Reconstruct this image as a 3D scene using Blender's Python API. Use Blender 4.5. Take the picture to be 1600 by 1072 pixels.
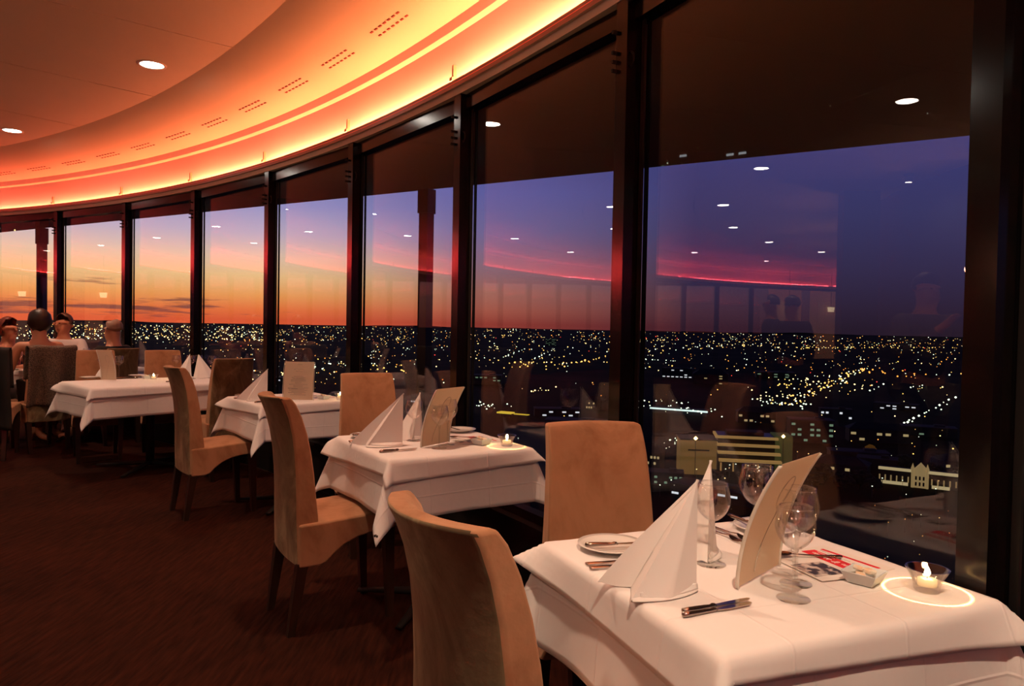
import bpy, bmesh, math, random
from math import sin, cos, pi, atan2, hypot, radians
from mathutils import Vector, Matrix
random.seed(7)
for o in list(bpy.data.objects): bpy.data.objects.remove(o)
S = bpy.context.scene
COL = S.collection

# ------------------------------------------------------------------ camera, sky, exposure
EYE = 1.3
F = 1161.9; PITCH = -0.0251; ROLL = 0.0180
CX, CY = -12.83, -4.06          # centre of the round tower, camera stands at the world origin
PH, DP = 0.50947, 0.096053      # bearing of the leftmost full mullion and the angle of one window bay
cam_d = bpy.data.cameras.new('camera'); cam = bpy.data.objects.new('camera', cam_d); COL.objects.link(cam)
cam_d.sensor_width = 36; cam_d.lens = F/1600*36; cam_d.clip_start = .05; cam_d.clip_end = 60000
c_, s_ = cos(PITCH), sin(PITCH)
fwd = Vector((0, c_, s_)); up0 = Vector((0, -s_, c_)); rt0 = Vector((1, 0, 0))
rt = rt0*cos(ROLL)+up0*sin(ROLL); up = -rt0*sin(ROLL)+up0*cos(ROLL)
M = Matrix((rt, up, -fwd)).transposed().to_4x4(); M.translation = (0, 0, EYE)
cam.matrix_world = M
S.camera = cam
S.view_settings.view_transform = 'Standard'; S.view_settings.look = 'None'
S.view_settings.exposure = 0.0; S.view_settings.gamma = 1.0; S.view_settings.use_curve_mapping = False
S.cycles.transparent_max_bounces = 32
S.cycles.sample_clamp_indirect = 4.0

def lin(r, g, b):
    f = lambda c: (c/255/12.92) if c/255 <= .04045 else ((c/255+.055)/1.055)**2.4
    return (f(r), f(g), f(b), 1)

W = bpy.data.worlds.new('dusk_sky'); S.world = W; W.use_nodes = True
nt = W.node_tree; N = nt.nodes; L = nt.links; N.clear()
def nd(N, t, **k):
    n = N.new(t)
    for a, b in k.items(): setattr(n, a, b)
    return n
def mth(N, L, op, a, b=None, c=None, clamp=False):
    n = N.new('ShaderNodeMath'); n.operation = op; n.use_clamp = clamp
    for i, x in enumerate((a, b, c)):
        if x is None: continue
        if isinstance(x, (int, float)): n.inputs[i].default_value = x
        else: L.new(x, n.inputs[i])
    return n.outputs[0]
tc = nd(N, 'ShaderNodeTexCoord'); sx = nd(N, 'ShaderNodeSeparateXYZ'); L.new(tc.outputs['Generated'], sx.inputs[0])
el = mth(N, L, 'ARCSINE', sx.outputs[2]); az = mth(N, L, 'ARCTAN2', sx.outputs[0], sx.outputs[1])
cs = mth(N, L, 'COSINE', mth(N, L, 'ADD', az, radians(32)))
def ramp(stops, fac):
    r = N.new('ShaderNodeValToRGB'); e = r.color_ramp.elements
    while len(e) > 1: e.remove(e[0])
    e[0].position = stops[0][0]/40; e[0].color = lin(*stops[0][1])
    for p, c in stops[1:]:
        x = e.new(p/40); x.color = lin(*c)
    L.new(fac, r.inputs[0]); return r.outputs[0]
elf = mth(N, L, 'DIVIDE', mth(N, L, 'MULTIPLY', el, 180/pi), 40, clamp=True)
rA = ramp([(0, (232, 96, 56)), (.8, (244, 124, 66)), (1.8, (250, 166, 92)), (3.2, (252, 204, 144)), (4.6, (240, 206, 180)), (6.3, (202, 184, 206)), (8.5, (158, 156, 210)), (14, (82, 88, 152)), (26, (36, 42, 88)), (40, (16, 20, 48))], elf)
rB = ramp([(0, (146, 60, 50)), (1, (166, 88, 72)), (2.5, (164, 106, 94)), (4.5, (146, 112, 128)), (7, (120, 110, 158)), (10, (102, 102, 170)), (14, (68, 72, 136)), (26, (32, 38, 84)), (40, (14, 18, 44))], elf)
rC = ramp([(0, (38, 26, 42)), (1.5, (46, 34, 56)), (4, (52, 44, 76)), (8, (58, 56, 100)), (13, (62, 62, 118)), (18, (54, 56, 112)), (28, (26, 30, 72)), (40, (12, 16, 40))], elf)
def mixc(N, L, fac, a, b):
    m = N.new('ShaderNodeMix'); m.data_type = 'RGBA'
    if isinstance(fac, (int, float)): m.inputs[0].default_value = fac
    else: L.new(fac, m.inputs[0])
    for i, x in ((6, a), (7, b)):
        if isinstance(x, tuple): m.inputs[i].default_value = x
        else: L.new(x, m.inputs[i])
    return m.outputs[2]
fBA = mth(N, L, 'MULTIPLY', mth(N, L, 'SUBTRACT', cs, .88), 1/.09, clamp=True)
fCB = mth(N, L, 'MULTIPLY', mth(N, L, 'SUBTRACT', cs, .70), 1/.18, clamp=True)
sky = mixc(N, L, fBA, mixc(N, L, fCB, rC, rB), rA)
# low streak clouds on the sunset side
cb = nd(N, 'ShaderNodeCombineXYZ'); L.new(mth(N, L, 'MULTIPLY', az, 7.0), cb.inputs[0]); L.new(mth(N, L, 'MULTIPLY', el, 95.0), cb.inputs[1])
nz = nd(N, 'ShaderNodeTexNoise'); nz.inputs['Scale'].default_value = 1.5; nz.inputs['Detail'].default_value = 6; nz.inputs['Roughness'].default_value = .6
L.new(cb.outputs[0], nz.inputs['Vector'])
eld = mth(N, L, 'MULTIPLY', el, 180/pi)
band = mth(N, L, 'SUBTRACT', 1.0, mth(N, L, 'MULTIPLY', mth(N, L, 'ABSOLUTE', mth(N, L, 'SUBTRACT', eld, .75)), .75), clamp=True)
band2 = mth(N, L, 'MULTIPLY', mth(N, L, 'SUBTRACT', 1.0, mth(N, L, 'MULTIPLY', mth(N, L, 'ABSOLUTE', mth(N, L, 'SUBTRACT', eld, 2.3)), 1.1), clamp=True), .55)
bb = mth(N, L, 'MULTIPLY', mth(N, L, 'MAXIMUM', band, band2), mth(N, L, 'MULTIPLY', mth(N, L, 'SUBTRACT', cs, .945), 20.0, clamp=True))
cl = mth(N, L, 'MULTIPLY', mth(N, L, 'SUBTRACT', mth(N, L, 'ADD', nz.outputs[0], mth(N, L, 'MULTIPLY', bb, .3)), .70), 9.0, clamp=True)
cl = mth(N, L, 'MULTIPLY', cl, mth(N, L, 'MULTIPLY', bb, 2.2, clamp=True))
sky = mixc(N, L, mth(N, L, 'MULTIPLY', cl, .8), sky, lin(112, 66, 66))
bg = nd(N, 'ShaderNodeBackground'); L.new(sky, bg.inputs[0]); bg.inputs[1].default_value = 1.0
ow = nd(N, 'ShaderNodeOutputWorld'); L.new(bg.outputs[0], ow.inputs[0])

# room lamps: warm spots in the ceiling downlights near the tables
WARM = (1, .70, .48)
RO, RI = 13.95, 11.55           # the two rings of downlights
DLO = [0.8146+.2244*k for k in range(-14, 14)]
DLI = [0.925-.2285*k for k in range(-13, 14)]
def polar(r, t, z=0): return Vector((CX+r*sin(t), CY+r*cos(t), z))
def spot(r, t, power, size=radians(118), blend=.7, color=WARM, z=3.13, rad=.05, aim=None):
    d = bpy.data.lights.new('downlight_or_fill_beam', 'SPOT'); d.energy = power; d.spot_size = size; d.spot_blend = blend
    d.color = color; d.shadow_soft_size = rad
    o = bpy.data.objects.new('downlight_or_fill_beam', d); COL.objects.link(o); o.location = polar(r, t, z)
    if aim is not None:
        o.rotation_euler = (Vector(aim)-o.location).to_track_quat('-Z', 'Y').to_euler()
    return o
for k, t in enumerate(DLO):
    if -.2 < t < 2.0: spot(RO, t, {1.263: 215, 1.488: 190, 1.039: 150}.get(round(t, 3), 112), color=WARM if t > 1.2 else (1, .60, .40))
for k, t in enumerate(DLI):
    if -.2 < t < 2.0: spot(RI, t, 80, color=WARM if t > 1.1 else (1, .60, .40))

for t in [-.1+.30*k for k in range(7)]:          # added unseen uplights by the core wall, brightening the flat ceiling
    spot(9.75, t, 30, size=radians(165), blend=.9, color=(1, .40, .22), z=1.95, rad=.06, aim=polar(11.2, t, 3.16))
# ------------------------------------------------------------------ helpers
class MB:
    def __init__(s): s.v = []; s.f = []; s.mi = []; s.sm = []
    def add(s, vs, fs, mi=0, sm=False):
        n = len(s.v); s.v += [tuple(x) for x in vs]
        for f in fs: s.f.append(tuple(n+i for i in f)); s.mi.append(mi); s.sm.append(sm)
    def box(s, c, d, rz=0, mi=0, M=None):
        hx, hy, hz = d[0]/2, d[1]/2, d[2]/2; vs = []
        for sz in (-1, 1):
            for (a, b) in ((-1, -1), (1, -1), (1, 1), (-1, 1)):
                x, y, z = a*hx, b*hy, sz*hz
                if M is not None:
                    p = M @ Vector((x, y, z)); x, y, z = p
                elif rz: x, y = x*cos(rz)-y*sin(rz), x*sin(rz)+y*cos(rz)
                vs.append((c[0]+x, c[1]+y, c[2]+z))
        s.add(vs, [(3, 2, 1, 0), (4, 5, 6, 7), (0, 1, 5, 4), (1, 2, 6, 5), (2, 3, 7, 6), (3, 0, 4, 7)], mi)
    def lathe(s, prof, n=24, c=(0, 0, 0), mi=0, sm=True, caps=True):
        vs = []; m = len(prof)
        for i in range(n):
            a = 2*pi*i/n
            for r, z in prof: vs.append((c[0]+r*cos(a), c[1]+r*sin(a), c[2]+z))
        fs = []
        for i in range(n):
            j = (i+1) % n
            for k in range(m-1): fs.append((i*m+k, j*m+k, j*m+k+1, i*m+k+1))
        if caps:
            if prof[0][0] > 1e-6: fs.append(tuple(i*m for i in range(n))[::-1])
            if prof[-1][0] > 1e-6: fs.append(tuple(i*m+m-1 for i in range(n)))
        s.add(vs, fs, mi, sm)
    def tube(s, pts, r, n=8, mi=0, flat=1.0, sm=True):
        pts = [Vector(p) for p in pts]; R = r if isinstance(r, (list, tuple)) else [r]*len(pts)
        vs = []
        for i, p in enumerate(pts):
            t = (pts[min(i+1, len(pts)-1)]-pts[max(i-1, 0)]).normalized()
            a = Vector((0, 0, 1)) if abs(t.z) < .9 else Vector((1, 0, 0))
            x = t.cross(a).normalized(); y = x.cross(t).normalized()
            for k in range(n):
                q = 2*pi*k/n; vs.append(p+x*cos(q)*R[i]+y*sin(q)*R[i]*flat)
        fs = [tuple(range(n))[::-1], tuple((len(pts)-1)*n+k for k in range(n))]
        for i in range(len(pts)-1):
            for k in range(n):
                l = (k+1) % n; fs.append((i*n+k, i*n+l, (i+1)*n+l, (i+1)*n+k))
        s.add(vs, fs, mi, sm)
    def grid(s, fn, nu, nv, mi=0, sm=True):
        vs = [fn(i/nu, j/nv) for i in range(nu+1) for j in range(nv+1)]
        fs = [(i*(nv+1)+j, (i+1)*(nv+1)+j, (i+1)*(nv+1)+j+1, i*(nv+1)+j+1) for i in range(nu) for j in range(nv)]
        s.add(vs, fs, mi, sm)
    def mesh(s, name, mats, fix=True):
        me = bpy.data.meshes.new(name); me.from_pydata(s.v, [], s.f)
        for i, p in enumerate(me.polygons): p.material_index = s.mi[i]; p.use_smooth = s.sm[i]
        for m in (mats if isinstance(mats, (list, tuple)) else [mats]): me.materials.append(m)
        if fix:
            bm = bmesh.new(); bm.from_mesh(me); bmesh.ops.recalc_face_normals(bm, faces=bm.faces); bm.to_mesh(me); bm.free()
        me.update(); return me
    def build(s, name, mats, parent=None, fix=True, loc=None, rz=None):
        return link(name, s.mesh(name, mats, fix), parent, loc, rz)
def link(name, me, parent=None, loc=None, rz=None):
    o = bpy.data.objects.new(name, me); COL.objects.link(o)
    if parent: o.parent = parent
    if loc is not None: o.location = loc
    if rz is not None: o.rotation_euler = (0, 0, rz)
    return o
def tag(o, label=None, cat=None, group=None, kind=None):
    if label: o['label'] = label
    if cat: o['category'] = cat
    if group: o['group'] = group
    if kind: o['kind'] = kind
    return o
def empty(name, loc=(0, 0, 0), rz=0, label=None, cat=None, group=None, kind=None, parent=None):
    o = bpy.data.objects.new(name, None); COL.objects.link(o); o.location = loc; o.rotation_euler = (0, 0, rz); o.empty_display_size = .05
    if parent: o.parent = parent
    return tag(o, label, cat, group, kind)
def dup(root, loc, rz, label=None, group=None, cat=None):
    def cp(o, par):
        c = o.copy(); COL.objects.link(c); c.parent = par
        for ch in KIDS.get(o.name, []): cp(ch, c)
        return c
    r = cp(root, None); r.location = loc; r.rotation_euler = (0, 0, rz)
    if label: r['label'] = label
    if group: r['group'] = group
    if cat: r['category'] = cat
    return r
KIDS = {}
def seal(root):
    def go(o):
        ch = [x for x in bpy.data.objects if x.parent == o]; KIDS[o.name] = ch
        for x in ch: go(x)
    go(root); return root
def bev(o, w, n=2, ang=35):
    m = o.modifiers.new('bevel', 'BEVEL'); m.width = w; m.segments = n; m.limit_method = 'ANGLE'; m.angle_limit = radians(ang)
    for p in o.data.polygons: p.use_smooth = True
    o.modifiers.new('wn', 'WEIGHTED_NORMAL').keep_sharp = True
    return o

# ------------------------------------------------------------------ materials
def mat(name, col, rough=.6, metal=0, spec=.5, noise=None, bump=None, emit=None, coat=0, sheen=0, ior=None):
    m = bpy.data.materials.new(name); m.use_nodes = True; N = m.node_tree.nodes; L = m.node_tree.links
    b = N['Principled BSDF']; b.inputs['Base Color'].default_value = col if len(col) == 4 else (*col, 1)
    b.inputs['Roughness'].default_value = rough; b.inputs['Metallic'].default_value = metal
    b.inputs['Specular IOR Level'].default_value = spec; b.inputs['Coat Weight'].default_value = coat
    b.inputs['Sheen Weight'].default_value = sheen
    if noise or bump:
        tc = N.new('ShaderNodeTexCoord')
    if noise:
        sc, c2, lo, hi = noise[:4]
        n = N.new('ShaderNodeTexNoise'); n.inputs['Scale'].default_value = sc; n.inputs['Detail'].default_value = 5
        mp = N.new('ShaderNodeMapping'); L.new(tc.outputs['Object'], mp.inputs[0]); L.new(mp.outputs[0], n.inputs['Vector'])
        if len(noise) > 4: mp.inputs['Scale'].default_value = noise[4]
        mr = N.new('ShaderNodeMapRange'); mr.inputs['From Min'].default_value = lo; mr.inputs['From Max'].default_value = hi; L.new(n.outputs[0], mr.inputs[0])
        L.new(mixc(N, L, mr.outputs[0], col if len(col) == 4 else (*col, 1), c2 if len(c2) == 4 else (*c2, 1)), b.inputs['Base Color'])
    if bump:
        sc, st = bump[:2]
        n = N.new('ShaderNodeTexNoise'); n.inputs['Scale'].default_value = sc; n.inputs['Detail'].default_value = 4
        mp = N.new('ShaderNodeMapping'); L.new(tc.outputs['Object'], mp.inputs[0]); L.new(mp.outputs[0], n.inputs['Vector'])
        if len(bump) > 2: mp.inputs['Scale'].default_value = bump[2]
        bp = N.new('ShaderNodeBump'); bp.inputs['Strength'].default_value = st; bp.inputs['Distance'].default_value = .01
        L.new(n.outputs[0], bp.inputs['Height']); L.new(bp.outputs[0], b.inputs['Normal'])
    if emit:
        b.inputs['Emission Color'].default_value = (*emit[0][:3], 1); b.inputs['Emission Strength'].default_value = emit[1]
    return m
def emis(name, col, st, sample=True):
    m = bpy.data.materials.new(name); m.use_nodes = True; N = m.node_tree.nodes; L = m.node_tree.links; N.clear()
    e = N.new('ShaderNodeEmission'); e.inputs[0].default_value = (*col[:3], 1); e.inputs[1].default_value = st
    o = N.new('ShaderNodeOutputMaterial'); L.new(e.outputs[0], o.inputs[0])
    if not sample: m.cycles.emission_sampling = 'NONE'
    return m
def thin_glass(name, f0=.04, tint=(1, 1, 1), rough=0.0, gl=(1, 1, 1), pw=5.0):
    m = bpy.data.materials.new(name); m.use_nodes = True; N = m.node_tree.nodes; L = m.node_tree.links; N.clear()
    g = N.new('ShaderNodeNewGeometry')
    d = N.new('ShaderNodeVectorMath'); d.operation = 'DOT_PRODUCT'; L.new(g.outputs['Incoming'], d.inputs[0]); L.new(g.outputs['Normal'], d.inputs[1])
    a = mth(N, L, 'ABSOLUTE', d.outputs['Value'])
    p = mth(N, L, 'POWER', mth(N, L, 'SUBTRACT', 1.0, a, clamp=True), pw)
    fac = mth(N, L, 'MULTIPLY_ADD', p, 1-f0, f0, clamp=True)
    t = N.new('ShaderNodeBsdfTransparent'); t.inputs[0].default_value = (*tint, 1)
    gs = N.new('ShaderNodeBsdfGlossy'); gs.inputs['Roughness'].default_value = rough; gs.inputs[0].default_value = (*gl, 1)
    mx = N.new('ShaderNodeMixShader'); L.new(fac, mx.inputs[0]); L.new(t.outputs[0], mx.inputs[1]); L.new(gs.outputs[0], mx.inputs[2])
    o = N.new('ShaderNodeOutputMaterial'); L.new(mx.outputs[0], o.inputs[0]); return m

PANE = thin_glass('window_glass', .056)
WGLASS = thin_glass('drinking_glass', .085, (.99, .99, .985), pw=3.2)
WSTEM = thin_glass('solid_glass', .09, (.965, .965, .955))
BLACK = mat('black_gloss_metal', (.004, .003, .003), .15, 0, .42)
DARKM = mat('dark_matt_metal', (.010, .009, .009), .7, spec=.15)
CEIL = mat('ceiling_paint', (.66, .60, .50), .7, noise=(1.2, (.62, .56, .46), .3, .7))
COVE = mat('cove_paint', (.80, .70, .52), .6)
COVEW = mat('bulkhead_paint', (.78, .58, .58), .55)
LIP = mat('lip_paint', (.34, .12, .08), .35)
BEIGE = mat('beige_trim', (.42, .34, .24), .5)
SEAM = mat('seam_shadow_gap', (.10, .05, .035), .8)
VENT = mat('vent_slot', (.22, .05, .03), .8)
COREW = mat('navy_wall_paint', (.020, .022, .045), .7)
CLOTH = None
WOODL = mat('dark_stained_leg_wood', (.030, .014, .008), .35, noise=(14, (.018, .008, .005), .3, .7, (1, 1, .15)))
STEEL = mat('polished_cutlery_steel', (.62, .56, .50), .16, 1)
STEELD = mat('dark_reflecting_steel', (.30, .25, .22), .22, 1)
CHINA = mat('glazed_china', (.82, .79, .74), .12, 0, .6, coat=.4)
NAPK = mat('white_linen_napkin', (.86, .83, .80), .85, bump=(900, .12))
PAPER = mat('menu_paper', (.86, .78, .64), .6)
_n = PAPER.node_tree; _t = _n.nodes.new('ShaderNodeBsdfTranslucent'); _t.inputs[0].default_value = (.86, .74, .58, 1); _m = _n.nodes.new('ShaderNodeMixShader'); _m.inputs[0].default_value = .6
_n.links.new(_n.nodes['Principled BSDF'].outputs[0], _m.inputs[1]); _n.links.new(_t.outputs[0], _m.inputs[2]); _n.links.new(_m.outputs[0], _n.nodes['Material Output'].inputs[0])
PAPW = mat('white_paper', (.82, .78, .72), .5)
RED = mat('red_print', (.70, .02, .025), .5)
INK = mat('grey_print', (.34, .31, .27), .6); SWASH = mat('faint_show_through_print', (.58, .50, .40), .6)
PHOTO = mat('black_and_white_photo_print', (.05, .045, .04), .35, noise=(38, (.62, .55, .48), .46, .56))
WAX = mat('candle_wax', (.85, .78, .60), .4, emit=((1, .62, .25), .8))
FLAME = emis('candle_flame', (1, .66, .30), 60)
_n = FLAME.node_tree; _a = _n.nodes.new('ShaderNodeAddShader'); _t = _n.nodes.new('ShaderNodeBsdfTransparent'); _e = _n.nodes['Emission']; _o = _n.nodes['Material Output']
_n.links.new(_e.outputs[0], _a.inputs[0]); _n.links.new(_t.outputs[0], _a.inputs[1]); _n.links.new(_a.outputs[0], _o.inputs[0])
WICK = mat('wick', (.02, .02, .02), .8)
BUTTER = mat('wrapped_butter', (.80, .58, .36), .4, noise=(40, (.85, .80, .70), .4, .6))

def cloth_mat():
    m = bpy.data.materials.new('white_tablecloth_linen'); m.use_nodes = True; N = m.node_tree.nodes; L = m.node_tree.links
    b = N['Principled BSDF']; b.inputs['Base Color'].default_value = (.84, .81, .79, 1); b.inputs['Roughness'].default_value = .85
    b.inputs['Sheen Weight'].default_value = .15
    uv = N.new('ShaderNodeUVMap'); uv.uv_map = 'cloth'; sp = N.new('ShaderNodeSeparateXYZ'); L.new(uv.outputs[0], sp.inputs[0])
    hs = None
    for ax in (0, 1):      # pressed fold lines of the laundered cloth, every quarter
        fr = mth(N, L, 'FRACT', mth(N, L, 'MULTIPLY', sp.outputs[ax], 4.0))
        d = mth(N, L, 'ABSOLUTE', mth(N, L, 'SUBTRACT', fr, .5))
        h = mth(N, L, 'SUBTRACT', 1.0, mth(N, L, 'MULTIPLY', d, 55.0), clamp=True)
        hs = h if hs is None else mth(N, L, 'ADD', hs, h)
    nz = N.new('ShaderNodeTexNoise'); nz.inputs['Scale'].default_value = 9; nz.inputs['Detail'].default_value = 3; L.new(uv.outputs[0], nz.inputs[0])
    hh = mth(N, L, 'ADD', mth(N, L, 'MULTIPLY', hs, .3), mth(N, L, 'MULTIPLY', nz.outputs[0], 1.2))
    bp = N.new('ShaderNodeBump'); bp.inputs['Strength'].default_value = .6; bp.inputs['Distance'].default_value = .006
    L.new(hh, bp.inputs['Height']); L.new(bp.outputs[0], b.inputs['Normal']); return m
CLOTH = cloth_mat()

def suede_mat(name, c1, c2, c3, sc=5):
    m = bpy.data.materials.new(name); m.use_nodes = True; N = m.node_tree.nodes; L = m.node_tree.links
    b = N['Principled BSDF']; b.inputs['Roughness'].default_value = .9; b.inputs['Sheen Weight'].default_value = .4
    b.inputs['Specular IOR Level'].default_value = .15; b.inputs['Sheen Tint'].default_value = (.9, .6, .4, 1)
    tc = N.new('ShaderNodeTexCoord'); mp = N.new('ShaderNodeMapping'); L.new(tc.outputs['Object'], mp.inputs[0]); mp.inputs['Scale'].default_value = (1, 1, .55)
    n1 = N.new('ShaderNodeTexNoise'); n1.inputs['Scale'].default_value = sc; n1.inputs['Detail'].default_value = 6; n1.inputs['Roughness'].default_value = .6; n1.inputs['Distortion'].default_value = .6
    L.new(mp.outputs[0], n1.inputs['Vector'])
    r = N.new('ShaderNodeValToRGB'); L.new(n1.outputs[0], r.inputs[0]); e = r.color_ramp.elements
    e[0].position = .36; e[0].color = (*c2, 1); e[1].position = .66; e[1].color = (*c3, 1); x = e.new(.5); x.color = (*c1, 1)
    L.new(r.outputs[0], b.inputs['Base Color'])
    n2 = N.new('ShaderNodeTexNoise'); n2.inputs['Scale'].default_value = 14; n2.inputs['Detail'].default_value = 5; L.new(tc.outputs['Object'], n2.inputs['Vector'])
    bp = N.new('ShaderNodeBump'); bp.inputs['Strength'].default_value = .35; bp.inputs['Distance'].default_value = .012; L.new(n2.outputs[0], bp.inputs['Height']); L.new(bp.outputs[0], b.inputs['Normal'])
    return m
SUEDE = suede_mat('tan_suede', (.35, .185, .098), (.25, .125, .062), (.40, .215, .118), 5)
SUEDE_WORN_SHADE = suede_mat('worn_shaded_suede_back', (.150, .115, .062), (.080, .056, .030), (.31, .250, .145), 7)  # mottled wear, with the shade of the outer back put into the darker colour

def carpet_mat():
    m = bpy.data.materials.new('dark_ribbed_carpet'); m.use_nodes = True; N = m.node_tree.nodes; L = m.node_tree.links
    b = N['Principled BSDF']; b.inputs['Roughness'].default_value = .95; b.inputs['Specular IOR Level'].default_value = .05
    tc = N.new('ShaderNodeTexCoord'); mp = N.new('ShaderNodeMapping'); L.new(tc.outputs['Object'], mp.inputs[0]); mp.inputs['Rotation'].default_value = (0, 0, .9); mp.inputs['Scale'].default_value = (1, .12, 1)
    n1 = N.new('ShaderNodeTexNoise'); n1.inputs['Scale'].default_value = 55; n1.inputs['Detail'].default_value = 3; L.new(mp.outputs[0], n1.inputs['Vector'])
    n2 = N.new('ShaderNodeTexNoise'); n2.inputs['Scale'].default_value = 1.6; n2.inputs['Detail'].default_value = 4; L.new(tc.outputs['Object'], n2.inputs['Vector'])
    f = mth(N, L, 'ADD', mth(N, L, 'MULTIPLY', n1.outputs[0], .9), mth(N, L, 'MULTIPLY', n2.outputs[0], .5))
    mr = N.new('ShaderNodeMapRange'); mr.inputs['From Min'].default_value = .5; mr.inputs['From Max'].default_value = .95; L.new(f, mr.inputs[0])
    L.new(mixc(N, L, mr.outputs[0], (.012, .0036, .002, 1), (.036, .0105, .0055, 1)), b.inputs['Base Color'])
    bp = N.new('ShaderNodeBump'); bp.inputs['Strength'].default_value = .5; bp.inputs['Distance'].default_value = .01; L.new(n1.outputs[0], bp.inputs['Height']); L.new(bp.outputs[0], b.inputs['Normal'])
    return m
CARPET = carpet_mat()

# ------------------------------------------------------------------ room shell
def ring(name, prof, mats, mis=None, t0=0, t1=2*pi, n=260, parent=None, kind=None, sm=True, closed=False):
    mb = MB(); m = len(prof); vs = []; full = abs(t1-t0-2*pi) < 1e-6; cnt = n if full else n+1
    for i in range(cnt):
        t = t0+(t1-t0)*i/n
        for r, z in prof: vs.append(polar(r, t, z))
    segs = [(k, k+1) for k in range(m-1)]+([(m-1, 0)] if closed else [])
    base = len(mb.v); mb.v += [tuple(v) for v in vs]
    for i in range(n):
        j = (i+1) % cnt
        for q, (a, b) in enumerate(segs):
            mb.f.append((i*m+a, j*m+a, j*m+b, i*m+b)); mb.mi.append(mis[q] if mis else 0); mb.sm.append(sm)
    if closed and not full:
        mb.f.append(tuple(range(m))); mb.mi.append(0); mb.sm.append(False)
        mb.f.append(tuple((cnt-1)*m+k for k in range(m))[::-1]); mb.mi.append(0); mb.sm.append(False)
    o = mb.build(name, mats, parent, fix=False)
    if kind: o['kind'] = kind
    return o
fl = ring('floor', [(0.02, 0), (14.96, 0), (15.2, 0), (15.2, -.3), (.02, -.3)], [CARPET, DARKM], [0, 1, 1, 1], n=160, kind='structure', sm=False)
# low curb wall under the glass
ring('baseboard_window', [(14.985, 0), (14.985, .33), (14.95, .335), (14.95, .36), (15.14, .36), (15.14, 0)], [DARKM], n=260, kind='structure', sm=False)
# flat ceiling backing and its panels
ceil = ring('ceiling', [(9.2, 3.185), (14.27, 3.185), (14.27, 3.30), (9.2, 3.30)], [SEAM], n=200, kind='structure', closed=True, sm=False)
NP = 56; pst = 2*pi/NP; off = .869
for rr0, rr1 in ((9.25, 11.98), (11.99, 14.245)):
    mb = MB(); g = .008
    a0, a1 = g/ rr1, pst-g/rr1
    prof = [(rr0, 3.160), (rr0, 3.183), (rr1, 3.183), (rr1, 3.160)]
    vs = []
    for i in range(7):
        t = a0+(a1-a0)*i/6
        for r, z in prof: vs.append((r*sin(t), r*cos(t), z))
    fs = []
    for i in range(6):
        for k in range(4): fs.append((i*4+k, i*4+(k+1) % 4, i*4+4+(k+1) % 4, i*4+4+k))
    fs += [(0, 1, 2, 3), (27, 26, 25, 24)]
    mb.add(vs, fs); me = mb.mesh('ceiling_panel', CEIL)
    for k in range(NP):
        link('ceiling_panel', me, ceil, (CX, CY, 0), -(off+k*pst))
# cove: curve down from the ceiling, shelf, upright bulkhead, light trough and lip
cove = ring('trim_1', [(14.245, 3.166), (14.31, 3.130), (14.40, 3.094), (14.52, 3.060), (14.64, 3.036), (14.76, 3.016), (14.86, 3.001), (14.93, 2.992),
                       (14.945, 2.990), (14.958, 2.938), (14.975, 2.926), (14.985, 2.922), (15.02, 2.66), (15.02, 2.615), (14.955, 2.615), (14.955, 2.648),
                       (14.944, 2.648), (14.944, 2.606), (14.957, 2.604), (14.957, 2.566), (15.05, 2.566), (15.10, 2.60), (15.10, 3.20), (14.245, 3.25)],
            [COVE, COVEW, LIP, BEIGE], [0, 0, 0, 0, 0, 0, 0, 0, 1, 0, 0, 1, 2, 2, 2, 2, 2, 3, 3, 3, 3, 3, 3], n=390, kind='structure')
m_ = cove.modifiers.new('es', 'EDGE_SPLIT'); m_.split_angle = radians(22)
# red line along the lip
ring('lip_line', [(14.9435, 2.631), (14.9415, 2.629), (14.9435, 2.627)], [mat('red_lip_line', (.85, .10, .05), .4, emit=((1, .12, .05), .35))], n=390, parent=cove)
def ledcol(t):
    t = (t+pi) % (2*pi)-pi
    def L3(a, b, k): return tuple(x+(y-x)*k for x, y in zip(a, b))
    st = [(-pi, (1, .05, .055), 480), (.15, (1, .055, .06), 480), (.30, (1, .075, .055), 150), (.42, (1, .13, .055), 55), (.62, (1, .17, .06), 64), (.85, (1, .215, .075), 98), (1.1, (1, .25, .085), 140), (1.35, (1, .2, .08), 120), (1.7, (1, .08, .06), 150), (2.2, (1, .05, .055), 480), (pi, (1, .05, .055), 480)]
    for (a, c0, s0), (b, c1, s1) in zip(st, st[1:]):
        if a <= t <= b:
            k = (t-a)/(b-a); return L3(c0, c1, k), s0+(s1-s0)*k
    return st[0][1:]
NB = 65
for i in range(NB):
    t0 = PH+DP*(i-29); t1 = t0+DP if i < NB-1 else PH+DP*(-29)+2*pi
    c, s = ledcol((t0+t1)/2)
    o = ring('led_strip', [(14.960, 2.640), (14.970, 2.6515), (14.984, 2.6515), (14.994, 2.640)], [emis('led_light', c, s)], t0=t0, t1=t1, n=5, parent=cove)
# air vents (two rows of seven slots) and little brackets
mb = MB()
for row in (0, 1):
    for k in range(7):
        t = (-.0118+.00393*k+row*.0006); r = 14.695+row*.05
        z = 3.028-.008*row
        mb.box((r*sin(t), r*cos(t), z), (.030, .011, .010), -t)
VM = mb.mesh('air_vent', VENT)
for k in range(-30, 34):
    o = link('air_vent', VM, cove, (CX, CY, 0), -(.9627+.0497*k))
mb = MB(); mb.box((0, 14.968, 2.70), (.018, .02, .09)); mb.box((0, 14.955, 2.665), (.03, .018, .02))
BM = mb.mesh('bracket', BEIGE)
for k in range(NB): link('bracket', BM, cove, (CX, CY, 0), -(PH+DP*(k-29)-.004))
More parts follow.
